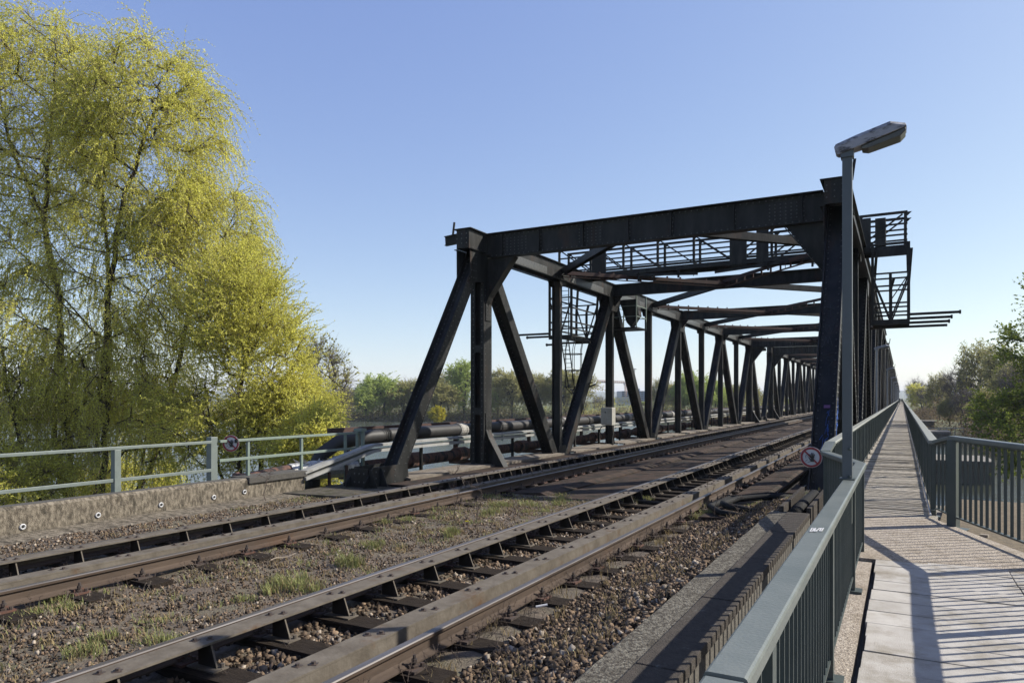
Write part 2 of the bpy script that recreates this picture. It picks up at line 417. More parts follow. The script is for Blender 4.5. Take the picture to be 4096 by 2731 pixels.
# ------------------------------------------------------------------ terrain and water
WZ = -6.5
def sstep(a, b, x):
    t_ = np.clip((x - a) / (b - a), 0, 1); return t_ * t_ * (3 - 2 * t_)
def ground_z(X, Y):
    X = np.asarray(X, float); Y = np.asarray(Y, float)
    bed = -9.0 + 0 * X
    # near bank: high embankment strip round the track, falling to the flood plain, then the river
    strip = (1 - sstep(1.0, 9.0, -12.6 - X)) * (1 - sstep(1.0, 12.0, X - 7.0))
    nearz = -5.3 + strip * 2.9
    yb = 19.0 + 3.0 * sstep(14, 30, -X) + 0.6 * np.sin(X * .3) + 3 * sstep(-60, -30, -abs(X))
    yb = np.where(X > -13, 15.0, yb)
    z = nearz * (1 - sstep(0, 5.0, Y - yb)) + bed * sstep(0, 5.0, Y - yb)
    # far bank, set back square to the view on the left, close on the right
    D = CA * Y - SA * X; Lt = CA * X + SA * Y
    fl = D - 196
    fr = Y - 128 - np.clip(20 - X, 0, 100) * 2.5
    fr = np.where(X > 14, Y - (128 - 70 * sstep(24, 50, X)), fr)
    f = np.maximum(fl, fr)
    f = np.maximum(f, np.where(Y > 22, np.minimum(X - 8.0, Y - 22), -50))
    far = -6.2 + 1.0 * sstep(2, 20, f) + 0.25 * np.sin(X * .21) * np.cos(Y * .17)
    dyke = 2.3 * sstep(232, 246, D) * sstep(-200, -150, -abs(X + 60)) 
    far = far + np.where(X < 5, dyke, 0)
    s_ = sstep(-6, 4, f)
    z = z * (1 - s_) + far * s_
    # distant hills
    R = np.hypot(X, Y)
    z = z + 50 * sstep(2500, 5200, R)
    return z
def axis_pts(lo, hi, d0, c, g=1.07):
    out = [c]; d = d0; x = c
    while x < hi: x += d; d *= g; out.append(x)
    d = d0; x = c
    while x > lo: x -= d; d *= g; out.insert(0, x)
    return np.array(out)
gx = axis_pts(-6000, 6000, 1.2, -10, 1.045); gy = axis_pts(-300, 8000, 1.2, 15, 1.045)
GX, GY = np.meshgrid(gx, gy)
GZ = ground_z(GX, GY)
vv = np.stack([GX.ravel(), GY.ravel(), GZ.ravel()], 1)
nx, ny = len(gx), len(gy)
ii = (np.arange(ny - 1)[:, None] * nx + np.arange(nx - 1)[None, :]).ravel()
ter = np_indexed("terrain", vv, np.stack([ii, ii + 1, ii + 1 + nx, ii + nx], 1), M['land'])
ter.data.polygons.foreach_set('use_smooth', [True] * len(ter.data.polygons)); struct(ter)
wb = MB(); wb.add([(-900, -200, WZ), (900, -200, WZ), (900, 900, WZ), (-900, 900, WZ)], [(0, 1, 2, 3)])
struct(wb.build("water", M['water']))

# ------------------------------------------------------------------ near abutment, track bed, path
XL, XR = -11.06, -1.30
ab = MB()
ab.box(-13.4, -1.14, -6, 13.0, -9.0, -2.30)        # fill block under the ballast
ab.box(-13.4, 1.9, 13.0, 15.2, -9.0, -2.62)
struct(ab.build("abutment", M['conc']))
tb = MB()
n1, n2 = 60, 90
xs = np.linspace(-11.38, -1.40, n1); ys = np.linspace(-4, 13.4, n2)
vs = []
for y in ys:
    for x in xs:
        h = -2.052 + 0.022 * math.sin(x * 3.1 + y * 1.7) * math.cos(y * 2.3 - x) + RNG.normal(0, .008)
        if x > -2.7: h += (x + 2.7) / 1.2 * 0.42
        if x < -9.3: h -= min(.07, (-9.3 - x) * .14)
        if -5.0 < x < -3.2: h -= 0.03
        vs.append((x, y, h))
tb.add(vs, [(j * n1 + i, j * n1 + i + 1, (j + 1) * n1 + i + 1, (j + 1) * n1 + i) for j in range(n2 - 1) for i in range(n1 - 1)])
struct(tb.build("trackbed", M['ballast'], smooth=True))

YB0 = 13.2        # first truss foot
PITCH = 53.7
DECKY = 11.6      # boards begin
pav = MB()
y = 0.05
y_ = -1.0
while y_ < 8.35:
    dz = random.uniform(-.004, .004); dx = random.uniform(-.012, .012); tl = random.uniform(-.004, .004)
    o = len(pav.v)
    pav.box(-0.235 + dx, 0.92 + dx * .5, y_ + .004, y_ + .346, -1.80, -1.70 + dz)
    for k in range(o + 4, o + 8):
        v_ = pav.v[k]; pav.v[k] = (v_[0], v_[1], v_[2] + tl * (1 if v_[0] < 0 else -1))
    dz = random.uniform(-.004, .004)
    pav.box(0.928 + dx * .5, 2.3 + dx, y_ + .006, y_ + .344, -1.80, -1.70 + dz)
    y_ += 0.352
struct(pav.build("footpath", M['slab'], bevel=.003))
rg = MB()
rg.prism([(-0.74, 8.42), (2.3, 8.42), (2.3, 8.6), (1.42, 8.9), (0.42, DECKY - .02), (-0.88, DECKY - .02)], 'z', -1.83, -1.70)
struct(rg.build("footpath_threshold", M['rough']))
vg = MB(); vg.box(-0.74, -0.275, -1, 8.40, -3.2, -1.735); vg.box(-.90, -.88, 8.42, 11.6, -3.2, -1.72)
struct(vg.build("path_verge", M['rough']))
apn = MB()
apn.prism([(1.46, 8.90), (2.32, 8.40), (2.32, -1), (7.2, -1), (7.2, 14.6), (0.70, 14.6), (0.46, DECKY)], 'z', -2.6, -1.76)
struct(apn.build("gravel_apron", M['apron']))
trn = MB(); trn.box(-1.14, -.74, -3, 13.0, -3.4, -2.75); struct(trn.build("trench_floor", M['deckdark']))
und = MB(); und.box(-0.74, 7.0, -1, 13.0, -9, -1.84); und.box(0.46, 5.2, 13.0, 15.4, -9, -2.0); struct(und.build("path_foundation", M['conc']))

# kerb strip and dark coping beside the ballast
kb = MB()
kyl = [-1.0 + i * .25 for i in range(45)]
prof = lambda y: [(-1.60 + random.uniform(-.012, .012), -2.2), (-1.555 + random.uniform(-.01, .01), -1.535), (-1.525, -1.507 + random.uniform(-.005, .005)), (-1.315, -1.502 + random.uniform(-.003, .003)), (-1.31, -2.2)]
rows = [prof(y) for y in kyl]; vs = []
for y, r_ in zip(kyl, rows): vs += [(a, y, b) for a, b in r_]
fs = [(j * 5 + i, j * 5 + i + 1, (j + 1) * 5 + i + 1, (j + 1) * 5 + i) for j in range(len(kyl) - 1) for i in range(4)]
fs += [(0, 1, 2, 3, 4), tuple((len(kyl) - 1) * 5 + i for i in (4, 3, 2, 1, 0))]
kb.add(vs, fs)
tag(kb.build("concrete_kerb", M['kerb']), "pale lichened concrete kerb strip along the right edge of the ballast", "kerb")
cw = thing("retaining_wall", "dark concrete retaining wall with jointed coping between ballast and footpath railing", "wall")
b_ = MB(); b_.box(-1.29, -1.040, -3, 9.9, -3.3, -1.548); b_.build("wall", M['trench'], cw)
for i in range(8):
    b_ = MB(); y0 = -2.2 + i * 1.50
    b_.box(-1.305, -1.03, y0 + .006, y0 + 1.494, -1.545, -1.472 + random.uniform(-.004, .004))
    b_.build("coping", M['coping'], cw, bevel=.008)
# trough with cables beyond the wall
tr = thing("cable_trough", "open concrete cable trough with two upright slab sides past the end of the dark coping", "cable trough")
for xx in (-1.40, -1.06):
    b_ = MB(); b_.box(xx - .028, xx + .028, 9.95, 12.3, -2.6, -1.43); b_.build("side_slab", M['coping'], tr, bevel=.006)
b_ = MB()
b_.tube([(-1.23, 9.9, -1.52), (-1.23, 11, -1.52), (-1.23, 12.3, -1.55), (-1.23, 12.9, -1.75)], .085, 12)
tag(b_.build("cable_pipe", M['cable'], smooth=True), "black segmented cable pipe lying in the open trough beside the railing", "pipe")
b_ = MB()
b_.tube([(-1.7, 12.2, -1.95), (-2.2, 12.1, -1.85), (-2.6, 12.3, -1.83), (-2.75, 12.7, -1.85), (-2.6, 13.3, -1.83), (-2.1, 13.6, -1.8), (-1.6, 13.7, -1.8)], .06, 12)
b_.tube([(-1.6, 11.95, -2.0), (-2.1, 11.85, -1.93), (-2.65, 12.0, -1.9), (-2.95, 12.6, -1.9), (-2.8, 13.5, -1.86), (-2.2, 13.9, -1.8), (-1.6, 14.0, -1.8)], .05, 12)
tag(b_.build("drain_hose", M['cable'], smooth=True), "thick black hoses curling in front of the right truss foot", "hose")

# ------------------------------------------------------------------ sleepers
T1, T2 = -8.29, -4.08       # track centres
SL = MB()
SL.box(-1.22, 1.22, -.125, .125, -.16, 0)
SLm = SL.mesh("sleeper", M['sleeper'])
def fast_mesh(s):
    """rail fastening: ribbed plate, two clamp screws"""
    b = MB()
    b.box(-.17, .17, -.085, .085, 0.002, .022, 0)
    for sx in (-1, 1):
        b.box(sx * .085 - .012, sx * .085 + .012, -.05, .05, .022, .05, 0)
        for r_, z0, z1 in ((.034, .022, .04), (.013, .04, .115), (.024, .06, .085)):
            vs = [(sx * .108 + r_ * math.cos(k * 1.0472), r_ * math.sin(k * 1.0472), zz) for zz in (z0, z1) for k in range(6)]
            b.add(vs, [(k, (k + 1) % 6, 6 + (k + 1) % 6, 6 + k) for k in range(6)] + [(6, 7, 8, 9, 10, 11)], 1)
        vs = [(sx * .148 + .018 * math.cos(k * 1.0472), .045 + .018 * math.sin(k * 1.0472), zz) for zz in (.022, .05) for k in range(6)]
        b.add(vs, [(k, (k + 1) % 6, 6 + (k + 1) % 6, 6 + k) for k in range(6)] + [(6, 7, 8, 9, 10, 11)], 1)
    return b
FM = fast_mesh(1).mesh("rail_fastening", [M['boltred'], M['bolt']])
FM2 = fast_mesh(1).mesh("rail_fastening", [M['bolt'], M['bolt']])
RAILX = {'A': -9.03, 'B': -7.55, 'C': -4.86, 'D': -3.262}
SY = []
y_ = 0.66
while y_ < 66: SY.append(y_); y_ += 0.72 if y_ < 12.6 else 0.56
nearS = [y for y in SY]
def sleeper_at(xc, y, track):
    near = y < 12.9
    o = bpy.data.objects.new("sleeper", SLm); COL.objects.link(o)
    o.location = (xc + random.uniform(-.03, .03), y, -2.02)
    tname = 'left' if track == 1 else 'right'
    if near:
        o['label'] = "dark tarred timber sleeper bedded in ballast under the %s hand track" % tname
        o['group'] = "ballasted sleepers of the %s hand track" % tname
    else:
        o['label'] = "dark bridge sleeper under the %s hand track between the trusses" % tname
        o['group'] = "bridge sleepers of the %s hand track" % tname
    o['category'] = "sleeper"
    o.rotation_euler = (0, 0, random.uniform(-.012, .012))
    if y < 45:
        for rx in (('A', 'B') if track == 1 else ('C', 'D')):
            f_ = bpy.data.objects.new("rail_fastening", FM if random.random() < .4 else FM2); COL.objects.link(f_)
            f_.parent = o; f_.location = (RAILX[rx] - xc, 0, 0)
for y in nearS:
    sleeper_at(T1, y, 1); sleeper_at(T2, y, 2)
# ------------------------------------------------------------------ rails
def rail_profile():
    return [(-.0625, 0), (.0625, 0), (.0625, .012), (.02, .028), (.009, .045), (.009, .115), (.033, .128), (.036, .152), (.028, .16), (-.028, .16), (-.036, .152), (-.033, .128), (-.009, .115), (-.009, .045), (-.02, .028), (-.0625, .012)]
YEND = 430.0
def rail(x, label):
    b = MB(); pr = rail_profile(); n = len(pr)
    ysr = [-3, 60, 180, YEND]
    vs = [(x + a, y, -2.0 + c) for y in ysr for a, c in pr]
    fs = []; mi = []
    for j in range(len(ysr) - 1):
        for i in range(n):
            fs.append((j * n + i, j * n + (i + 1) % n, (j + 1) * n + (i + 1) % n, (j + 1) * n + i)); mi.append(1 if i in (7, 8, 9) else 0)
    b.v = vs; b.f = fs; b.m = mi
    b.add(vs[:n], [tuple(range(n))], 0)
    o = b.build("running_rail", [M['railside'], M['railtop']])
    tag(o, label, "rail")
rail(RAILX['A'], "leftmost running rail nearest the low concrete wall")
rail(RAILX['B'], "right rail of the far track with weedy ballast on its near side")
rail(RAILX['C'], "left rail of the near track bordering the grassy strip between the tracks")
rail(RAILX['D'], "rightmost running rail beside the bare stony ballast")
# guard angles inside each rail
def guard(x, side, label, zt=-1.815):
    """side=+1: the angle lies to the right of its rail, -1: to the left"""
    root = thing("guard_angle", label, "guard rail")
    b = MB()
    wdt = .215
    x0 = x + side * (.185 if x in (RAILX['D'], RAILX['B']) else .145); x1 = x0 + side * wdt
    lo, hi = min(x0, x1), max(x0, x1)
    y0 = -3.0
    while y0 < YEND:
        y1 = y0 + (15.0 if y0 < 60 else 60)
        b.box(lo, hi, y0 + .004, y1 - .004, zt - .016, zt)
        xv = x0 if side > 0 else x0
        b.box(min(xv, xv + side * .014), max(xv, xv + side * .014), y0 + .004, y1 - .004, zt - (.15 if side < 0 else .10), zt - .018)
        y0 = y1
    b.build("angle_bar", M['guard'], root)
    bm = MB(); bm.hexbolt(0, 0, 0, .017, .02, 0)
    bm.box(-.028, .028, -.028, .028, -.001, .004, 0)
    bmesh_ = bm.mesh("bolt", M['bolt'])
    gm = MB()
    # upright bracket: gusset plate and foot plate standing on the sleeper
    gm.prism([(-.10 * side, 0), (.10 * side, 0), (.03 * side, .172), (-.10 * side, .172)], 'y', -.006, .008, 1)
    gm.bar((.103 * side, 0, .0), (.033 * side, 0, .172), .014, .007, (0, 1, 0), 0)
    gm.box(-.15, .15, -.07, .07, -.012, .0)
    for sx in (-.12, .12): gm.hexbolt(sx, .035, 0, .018, .03)
    gme = gm.mesh("bracket", [M['guard'], M['bracketshade']])
    far_b = MB(); far_g = MB(); nb_ = 0; ng = 0
    ylist = list(SY)
    yy = SY[-1] + .62
    while yy < 190: ylist.append(yy); yy += .56
    for y in ylist:
        for dx, dy in ((-.035, -.03), (.035, .05)):
            p = ((lo + hi) / 2 + dx, y + dy, zt)
            if nb_ < 100:
                o = bpy.data.objects.new("bolt", bmesh_); COL.objects.link(o); o.parent = root; o.location = p; nb_ += 1
                o.rotation_euler = (0, 0, random.uniform(0, 1))
            elif y < 66:
                far_b.hexbolt(p[0], p[1], p[2])
        xg = x1 - side * .06
        if ng < 100:
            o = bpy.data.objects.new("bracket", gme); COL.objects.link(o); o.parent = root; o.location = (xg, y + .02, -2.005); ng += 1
        else:
            far_g.prism([(xg - .1, -2.0), (xg + .1, -2.0), (xg, -1.86)], 'y', y - .005, y + .005)
    if far_b.v: tag(far_b.build("bolt", M['bolt'], root), kind='stuff')
    tag(far_g.build("bracket", M['guard'], root), kind='stuff')
guard(RAILX['A'], 1, "guard angle bolted just right of the leftmost rail by the low wall")
guard(RAILX['B'], -1, "guard angle bolted left of the far track's right rail, red brown side face")
guard(RAILX['C'], 1, "flat brown guard angle with bolt pairs right of the near track's left rail")
guard(RAILX['D'], -1, "wide brown guard angle with bolt pairs left of the rightmost rail")

# ------------------------------------------------------------------ truss spans
ZT, ZC = 4.87, 4.60       # top of chord, chord centre
ZB = -2.72
PN = 5.34
def build_span():
    root = thing("truss_bridge_span", "", "bridge")
    st = M['steel']; mats = [M['steel'], M['rivet']]
    top = [5.0 + PN * i for i in range(9)]
    for si, X in enumerate((XL, XR)):
        inn = 1 if si == 0 else -1           # direction of the track side
        # top chord: two webs, cover plate, lips
        b = MB(); y0, y1 = 3.98, 48.74
        for sx in (-.2, .2): b.box(X + sx - .012, X + sx + .012, y0, y1, ZT - .58, ZT - .022)
        b.box(X - .30, X + .30, y0 - .05, y1 + .05, ZT - .020, ZT)
        for sx in (-1, 1):
            b.box(X + sx * .212, X + sx * .30, y0, y1, ZT - .60, ZT - .582)
        b.box(X - .19, X + .19, y0, y0 + .02, ZT - .56, ZT - .024); b.box(X - .19, X + .19, y1 - .02, y1, ZT - .56, ZT - .024)
        xr = X + inn * .2125
        for z in (ZT - .08, ZT - .52): b.rivets((xr, y0 + .1, z), (xr, y1 - .1, z), .22, (inn, 0, 0), .02, 1)
        # splice plates with rivets; paler, sunlight on the lower web put into the colour
        for i in range(8):
            ya = top[i] + .75
            b.box(min(xr, xr + inn * .012), max(xr, xr + inn * .012), ya, ya + 3.3, ZT - .55, ZT - .30, 1)
            for z in (ZT - .51, ZT - .35): b.rivets((xr + inn * .012, ya + .08, z), (xr + inn * .012, ya + 3.2, z), .19, (inn, 0, 0), .019, 1)
            b.rivets((xr + inn * .012, ya + .1, ZT - .43), (xr + inn * .012, ya + .7, ZT - .43), .1, (inn, 0, 0), .019, 1)
        b.build("top_chord", mats, root)
        # bottom chord
        b = MB()
        for sx in (-.2, .2): b.box(X + sx - .012, X + sx + .012, .1, 52.6, ZB - .3, ZB + .3)
        b.box(X - .30, X + .30, .1, 52.6, ZB - .32, ZB - .302)
        b.build("bottom_chord", st, root)
        # diagonals
        def diag(ya, za, yb, zb_, w_=.40, d_=.36, rv=True):
            b = MB(); b.H((X, ya, za), (X, yb, zb_), w_, d_, .024, web=.03)
            t_ = Vector((0, yb - ya, zb_ - za)).normalized(); n_ = Vector((0, -t_.z, t_.y))
            if n_.y > 0: n_ = -n_
            for sx in (-1, 1):
                b.bar((X, ya, za), (X, yb, zb_), .09, .016, (1, 0, 0), 0, ow=sx * (w_ / 2 - .07), od=.024)
                b.bar((X, ya, za), (X, yb, zb_), .09, .016, (1, 0, 0), 0, ow=sx * (w_ / 2 - .07), od=-.024)
                b.bar((X, ya, za), (X, yb, zb_), .012, .03, (1, 0, 0), 0, ow=sx * (w_ / 2 + .004), od=d_ / 2 - .02)
            if rv:
                p, q = Vector((X, ya, za)), Vector((X, yb, zb_))
                for sx in (-1, 1):
                    o_ = Vector((sx * (w_ / 2 - .07), 0, 0)) + n_ * .034
                    b.rivets(p + o_, q + o_, .17, n_, .019, 1)
                    for dd in (-.11, .11):
                        o_ = Vector((sx * (w_ / 2), 0, 0)) + n_ * dd
                        b.rivets(p + o_, q + o_, .17, (sx, 0, 0), .019, 1, off=.2 if dd > 0 else 0)
            b.build("diagonal", mats, root)
        diag(.35, -2.5, 4.78, 4.42, .40, .35)
        diag(52.37, -2.5, 47.94, 4.42, .40, .35)
        for i in range(0, 8, 2):
            diag(top[i] + .12, 4.35, top[i + 1] - .22, -2.45, .40, .36)
            diag(top[i + 1] + .22, -2.45, top[i + 2] - .12, 4.35, .40, .36)
        # end gusset plates
        for ya, sg in ((top[0], 1), (top[8], -1)):
            b = MB()
            for sx in (-.226, .226):
                b.prism([(ya - sg * .99, ZT - .585), (ya + sg * .65, ZT - .585), (ya + sg * .25, ZT - 1.35), (ya - sg * .25, ZT - 1.45), (ya - sg * .98, ZT - 1.55)], 'x', X + sx - .010, X + sx + .010)
            b.box(X - .34, X + .34, ya - sg * .32 if sg > 0 else ya - .1, ya + .1 if sg > 0 else ya + .32, ZT - .62, ZT - .604)
            for k in range(3): b.rivets((X + inn * .237, ya - sg * (.92 - k * .12), ZT - .68), (X + inn * .237, ya - sg * (.92 - k * .12), ZT - 1.5), .17, (inn, 0, 0), .02, 1)
            for k in range(3): b.rivets((X - .16 + k * .16, y0 - .06, ZT - .1), (X - .16 + k * .16, y0 - .06, ZT - .5), .12, (0, -1, 0), .02, 1)
            b.build("gusset_plate", mats, root)
        # intermediate gussets at the chord nodes
        for i in range(1, 8):
            yy = top[i]; b = MB()
            for sx in (-.224, .224):
                if i % 2 == 0:
                    b.prism([(yy - .75, ZT - .50), (yy + .75, ZT - .50), (yy + .5, ZT - 1.15), (yy - .5, ZT - 1.15)], 'x', X + sx - .009, X + sx + .009)
                else:
                    b.prism([(yy - .35, ZT - .50), (yy + .35, ZT - .50), (yy + .18, ZT - .8), (yy - .18, ZT - .8)], 'x', X + sx - .009, X + sx + .009)
            b.build("gusset_plate", mats, root); b = MB()
            for sx in (-.224, .224):
                zz = -1.72 if i % 2 else -2.2
                b.prism([(yy - .7, ZB), (yy + .7, ZB), (yy + .28, zz), (yy - .28, zz)], 'x', X + sx - .009, X + sx + .009)
            b.build("gusset_plate", mats, root)
        # verticals
        for i in range(1, 8):
            b = MB(); yy = top[i]
            wv, dv = .30, .20
            for sx in (-1, 1):
                b.box(X + sx * wv / 2 - .010, X + sx * wv / 2 + .010, yy - dv / 2, yy + dv / 2, ZB, ZT - .55)
            b.box(X - wv / 2 + .012, X + wv / 2 - .012, yy - .008, yy + .008, ZB, ZT - .6)
            for sx in (-1, 1): b.rivets((X + sx * (wv / 2 + .01), yy - .06, -1.9), (X + sx * (wv / 2 + .01), yy - .06, 4.2), .2, (sx, 0, 0), .017, 1)
            b.build("vertical_post", mats, root)
        # portal posts with foot knees
        for ya, sg in ((top[0], 1), (top[8], -1)):
            b = MB(); wv, dv = .42, .46
            for sx in (-1, 1):
                b.box(X + sx * wv / 2 - .012, X + sx * wv / 2 + .012, ya - dv / 2, ya + dv / 2, ZB, ZT - .022)
                b.box(X + sx * (wv / 2 + .016) - .004, X + sx * (wv / 2 + .016) + .004, ya - dv / 2, ya + dv / 2, -2.0, ZT - 1.4)
            for sx in (-1, 1):
                b.box(X + sx * .15 - .05, X + sx * .15 + .05, ya - dv / 2 + .02, ya - dv / 2 + .035, -2.2, ZT - .7)
            b.box(X - wv / 2 + .014, X + wv / 2 - .014, ya - .012, ya + .012, ZB, ZT - .6)
            for k in range(2):
                zc_ = (-.5, 1.35)[k]
                b.box(X - .10, X + .10, ya - dv / 2 + .022, ya - dv / 2 + .028, zc_, zc_ + .22)
            for sx in (-1, 1):
                for dy in (-.15, .15): b.rivets((X + sx * (wv / 2 + .02), ya + dy, -1.9), (X + sx * (wv / 2 + .02), ya + dy, 3.3), .17, (sx, 0, 0), .019, 1)
                b.rivets((X + sx * .15, ya - dv / 2 + .02, -1.9), (X + sx * .15, ya - dv / 2 + .02, 4.0), .17, (0, -1, 0), .018, 1)
            b.build("portal_post", mats, root)
            b = MB(); xi = X + inn * .235; pl = [(xi, -2.12), (xi + inn * .62, -2.12), (xi + inn * .60, -2.02), (xi + inn * .10, -1.18), (xi, -.85)]
            b.prism(pl, 'y', ya - .012, ya + .012)
            q = [(xi + inn * .62, -2.05), (xi + inn * .10, -1.18), (xi + inn * .012, -.95)]
            for (a, c), (e, f) in zip(q[:-1], q[1:]): b.bar((a, ya, c), (e, ya, f), .28, .02, (0, 1, 0))
            b.bar((xi + inn * .01, ya, -.95), (xi + inn * .01, ya, -.45), .30, .02, (0, 1, 0))
            p0 = Vector((xi + inn * .62, ya, -2.05)); p1 = Vector((xi + inn * .10, ya, -1.18)); nn = Vector((inn * .87, 0, .5))
            for dy in (-.08, .08): b.rivets(p0.lerp(p1, .65) + Vector((0, dy, 0)) + nn * .012, p1 + Vector((0, dy, 0)) + nn * .012, .11, nn, .022, 1)
            for dy in (-.08, .08): b.rivets((xi + inn * .022, ya + dy, -.9), (xi + inn * .022, ya + dy, -.48), .11, (inn, 0, 0), .022, 1)
            b.build("foot_bracket", mats, root)
        # end bearing plates (green grey, at the foot)
        for ya, sg in ((0.0, -1), (52.72, 1)):
            b = MB()
            for sx in (-.27, .27):
                b.prism([(ya + sg * .62, -2.75), (ya - sg * 1.2, -2.75), (ya - sg * 1.0, -1.62), (ya + sg * .30, -1.62), (ya + sg * .62, -1.98)], 'x', X + sx - .012, X + sx + .012)
            for dy in (.42, .05):
                yy = ya + sg * dy
                b.prism([(X - .26, -2.75), (X - .52, -2.75), (X - .52, -2.1), (X - .34, -1.66), (X - .26, -1.66)], 'y', yy - .01, yy + .01)
                b.prism([(X + .28, -2.75), (X + .55, -2.75), (X + .52, -2.1), (X + .34, -1.66), (X + .28, -1.66)], 'y', yy - .01, yy + .01)
            b.box(X - .255, X + .255, ya + sg * .45 - .01, ya + sg * .45 + .01, -2.75, -1.64)
            for sx in (-.14, 0, .14):
                b.rivets((X + sx, ya + sg * .46, -2.05), (X + sx, ya + sg * .46, -1.66), .13, (0, sg, 0), .024, 1)
            for dy in (.2, -.1, -.5): b.rivets((X + inn * .283, ya + sg * dy, -2.1), (X + inn * .283, ya + sg * dy, -1.66), .14, (inn, 0, 0), .024, 1)
            b.box(X - .36, X + .36, ya - .45, ya + .45, -3.0, -2.76)
            b.build("bearing_plate", mats, root)
    xm = (XL + XR) / 2
    # portal beams with knees
    for ya, sg in ((top[0], 1), (top[8], -1)):
        b = MB(); xa, xb = XL + .215, XR - .215
        b.box(xa, xb, ya - .011, ya + .011, ZT - .70, ZT - .02)
        for z in (ZT - .012, ZT - .708): b.box(xa + .1, xb - .1, ya - .16, ya + .16, z - .012, z + .012)
        for z in (ZT - .07, ZT - .65): b.box(xa, xb, ya - .026, ya + .026, z - .045, z + .045)
        for fr_ in (.06, .19, .335, .475, .60, .77, .94):
            xx = xa + (xb - xa) * fr_
            b.box(xx - .05, xx + .05, ya - .030, ya + .030, ZT - .61, ZT - .11)
            b.box(xx - .007, xx + .007, ya - .12, ya + .12, ZT - .69, ZT - .03)
            b.rivets((xx + .03, ya - .030, ZT - .58), (xx + .03, ya - .030, ZT - .14), .09, (0, -1, 0), .02, 1)
        for z in (ZT - .07, ZT - .65): b.rivets((xa + .1, ya - .026, z), (xb - .1, ya - .026, z), .15, (0, -1, 0), .019, 1)
        for xc_ in (xa + 1.0, xa + 3.3, xb - 1.0):
            b.box(xc_ - .36, xc_ + .36, ya - .022, ya + .022, ZT - .60, ZT - .12)
            for i_ in range(6):
                b.rivets((xc_ - .31 + .124 * i_, ya - .022, ZT - .58), (xc_ - .31 + .124 * i_, ya - .022, ZT - .14), .085, (0, -1, 0), .02, 1)
        pbm = b.build("portal_beam", mats, root)
        for X, inn in ((XL, 1), (XR, -1)):
            b = MB(); xi = X + inn * .235
            kw, kh = .95, 1.25
            zt = ZT - .724
            b.prism([(xi, zt), (xi + inn * kw, zt), (xi + inn * (kw - .06), zt - .06), (xi + inn * .10, zt - kh + .1), (xi, zt - kh - .25)], 'y', ya - .013, ya + .013)
            q = [(xi + inn * kw, zt - .02), (xi + inn * .10, zt - kh + .1), (xi + inn * .02, zt - kh - .1)]
            for (a, c), (e, f) in zip(q[:-1], q[1:]): b.bar((a, ya, c), (e, ya, f), .30, .018, (0, 1, 0))
            b.bar((xi + inn * .016, ya, zt - kh - .08), (xi + inn * .016, ya, zt - kh - .6), .32, .018, (0, 1, 0))
            for dy in (-.09, .09):
                b.rivets((xi + inn * .026, ya + dy, zt - kh - .12), (xi + inn * .026, ya + dy, zt - kh - .56), .11, (inn, 0, 0), .022, 1)
            b.rivets((xi + inn * (kw - .12), ya - .014, zt - .10), (xi + inn * .14, ya - .014, zt - kh + .14), .13, (0, -1, 0), .018, 1)
            b.build("knee_bracket", mats, pbm)
    # struts and K bracing
    for i in (2, 4, 6):
        b = MB(); yy = top[i]; xa, xb = XL + .215, XR - .215
        b.box(xa, xb, yy - .01, yy + .01, ZT - .50, ZT - .03)
        for z in (ZT - .02, ZT - .49): b.box(xa, xb, yy - .14, yy + .14, z - .010, z + .010)
        for X, inn in ((XL, 1), (XR, -1)):
            xi = X + inn * .235
            b.prism([(xi, ZT - .505), (xi + inn * .35, ZT - .505), (xi, ZT - .95)], 'y', yy - .011, yy + .011)
        b.build("cross_strut", mats, root)
    for i in range(0, 8, 2):
        for X in (XL, XR):
            sx = .25 if X == XL else -.25
            for ya, yb in ((top[i] + .1, top[i + 1]), (top[i + 2] - .1, top[i + 1])):
                p = Vector((xm, ya, ZT - .28)); q = Vector((X + sx, yb, ZT - .28))
                b = MB()
                if ya < yb:
                    b.I(p, q, .22, .20, .018, (0, 0, 1))
                    b.build("wind_brace", mats, root)
                else:
                    b.bar(p, q, .14, .016, (0, 1, 0), od=.10); b.bar(p, q, .016, .13, (0, 1, 0), ow=-.07, od=.04)
                    b.bar(p + Vector((0, 0, -.18)), q + Vector((0, 0, -.18)), .14, .016, (0, 1, 0))
                    n_ = 12
                    for k in range(n_):
                        e = p.lerp(q, (k + .5) / n_)
                        b.box(e.x - .03, e.x + .03, e.y - .03, e.y + .03, e.z - .18, e.z + .09)
                    b.build("wind_brace", [M['rustbeam'], M['rivet']], root)
    # stub brackets on the chord ends
    b = MB(); b.I((XL - .75, 4.2, ZT - .25), (XL - .3, 4.2, ZT - .22), .12, .28, .02, (0, 1, 0))
    b.bar((XL - .45, 4.15, ZT - .1), (XL - .40, 4.15, ZT + .26), .05, .04); b.build("stub_bracket", mats, root)
    b = MB(); b.bar((XR + .34, 4.0, ZT - .1), (XR + .40, 4.0, ZT + .36), .06, .02); b.build("stub_bracket", mats, root)
    # floor: cross girders, stringers, dark sheet, plank way, chequer plates
    b = MB()
    for i in range(-1, 10):
        yy = 5.0 + PN * i if 0 <= i <= 8 else (.2 if i < 0 else 52.5)
        b.box(XL + .25, XR - .25, yy - .14, yy + .14, -3.1, -2.30)
    for xx in (RAILX['A'], RAILX['B'], RAILX['C'], RAILX['D']): b.box(xx - .09, xx + .09, .1, 52.6, -2.75, -2.19)
    b.build("floor_girder", st, root)
    b = MB(); b.box(XL + .5, XR - .4, -.1, 52.9, -2.30, -2.285); b.build("floor_sheet", M['deckdark'], root)
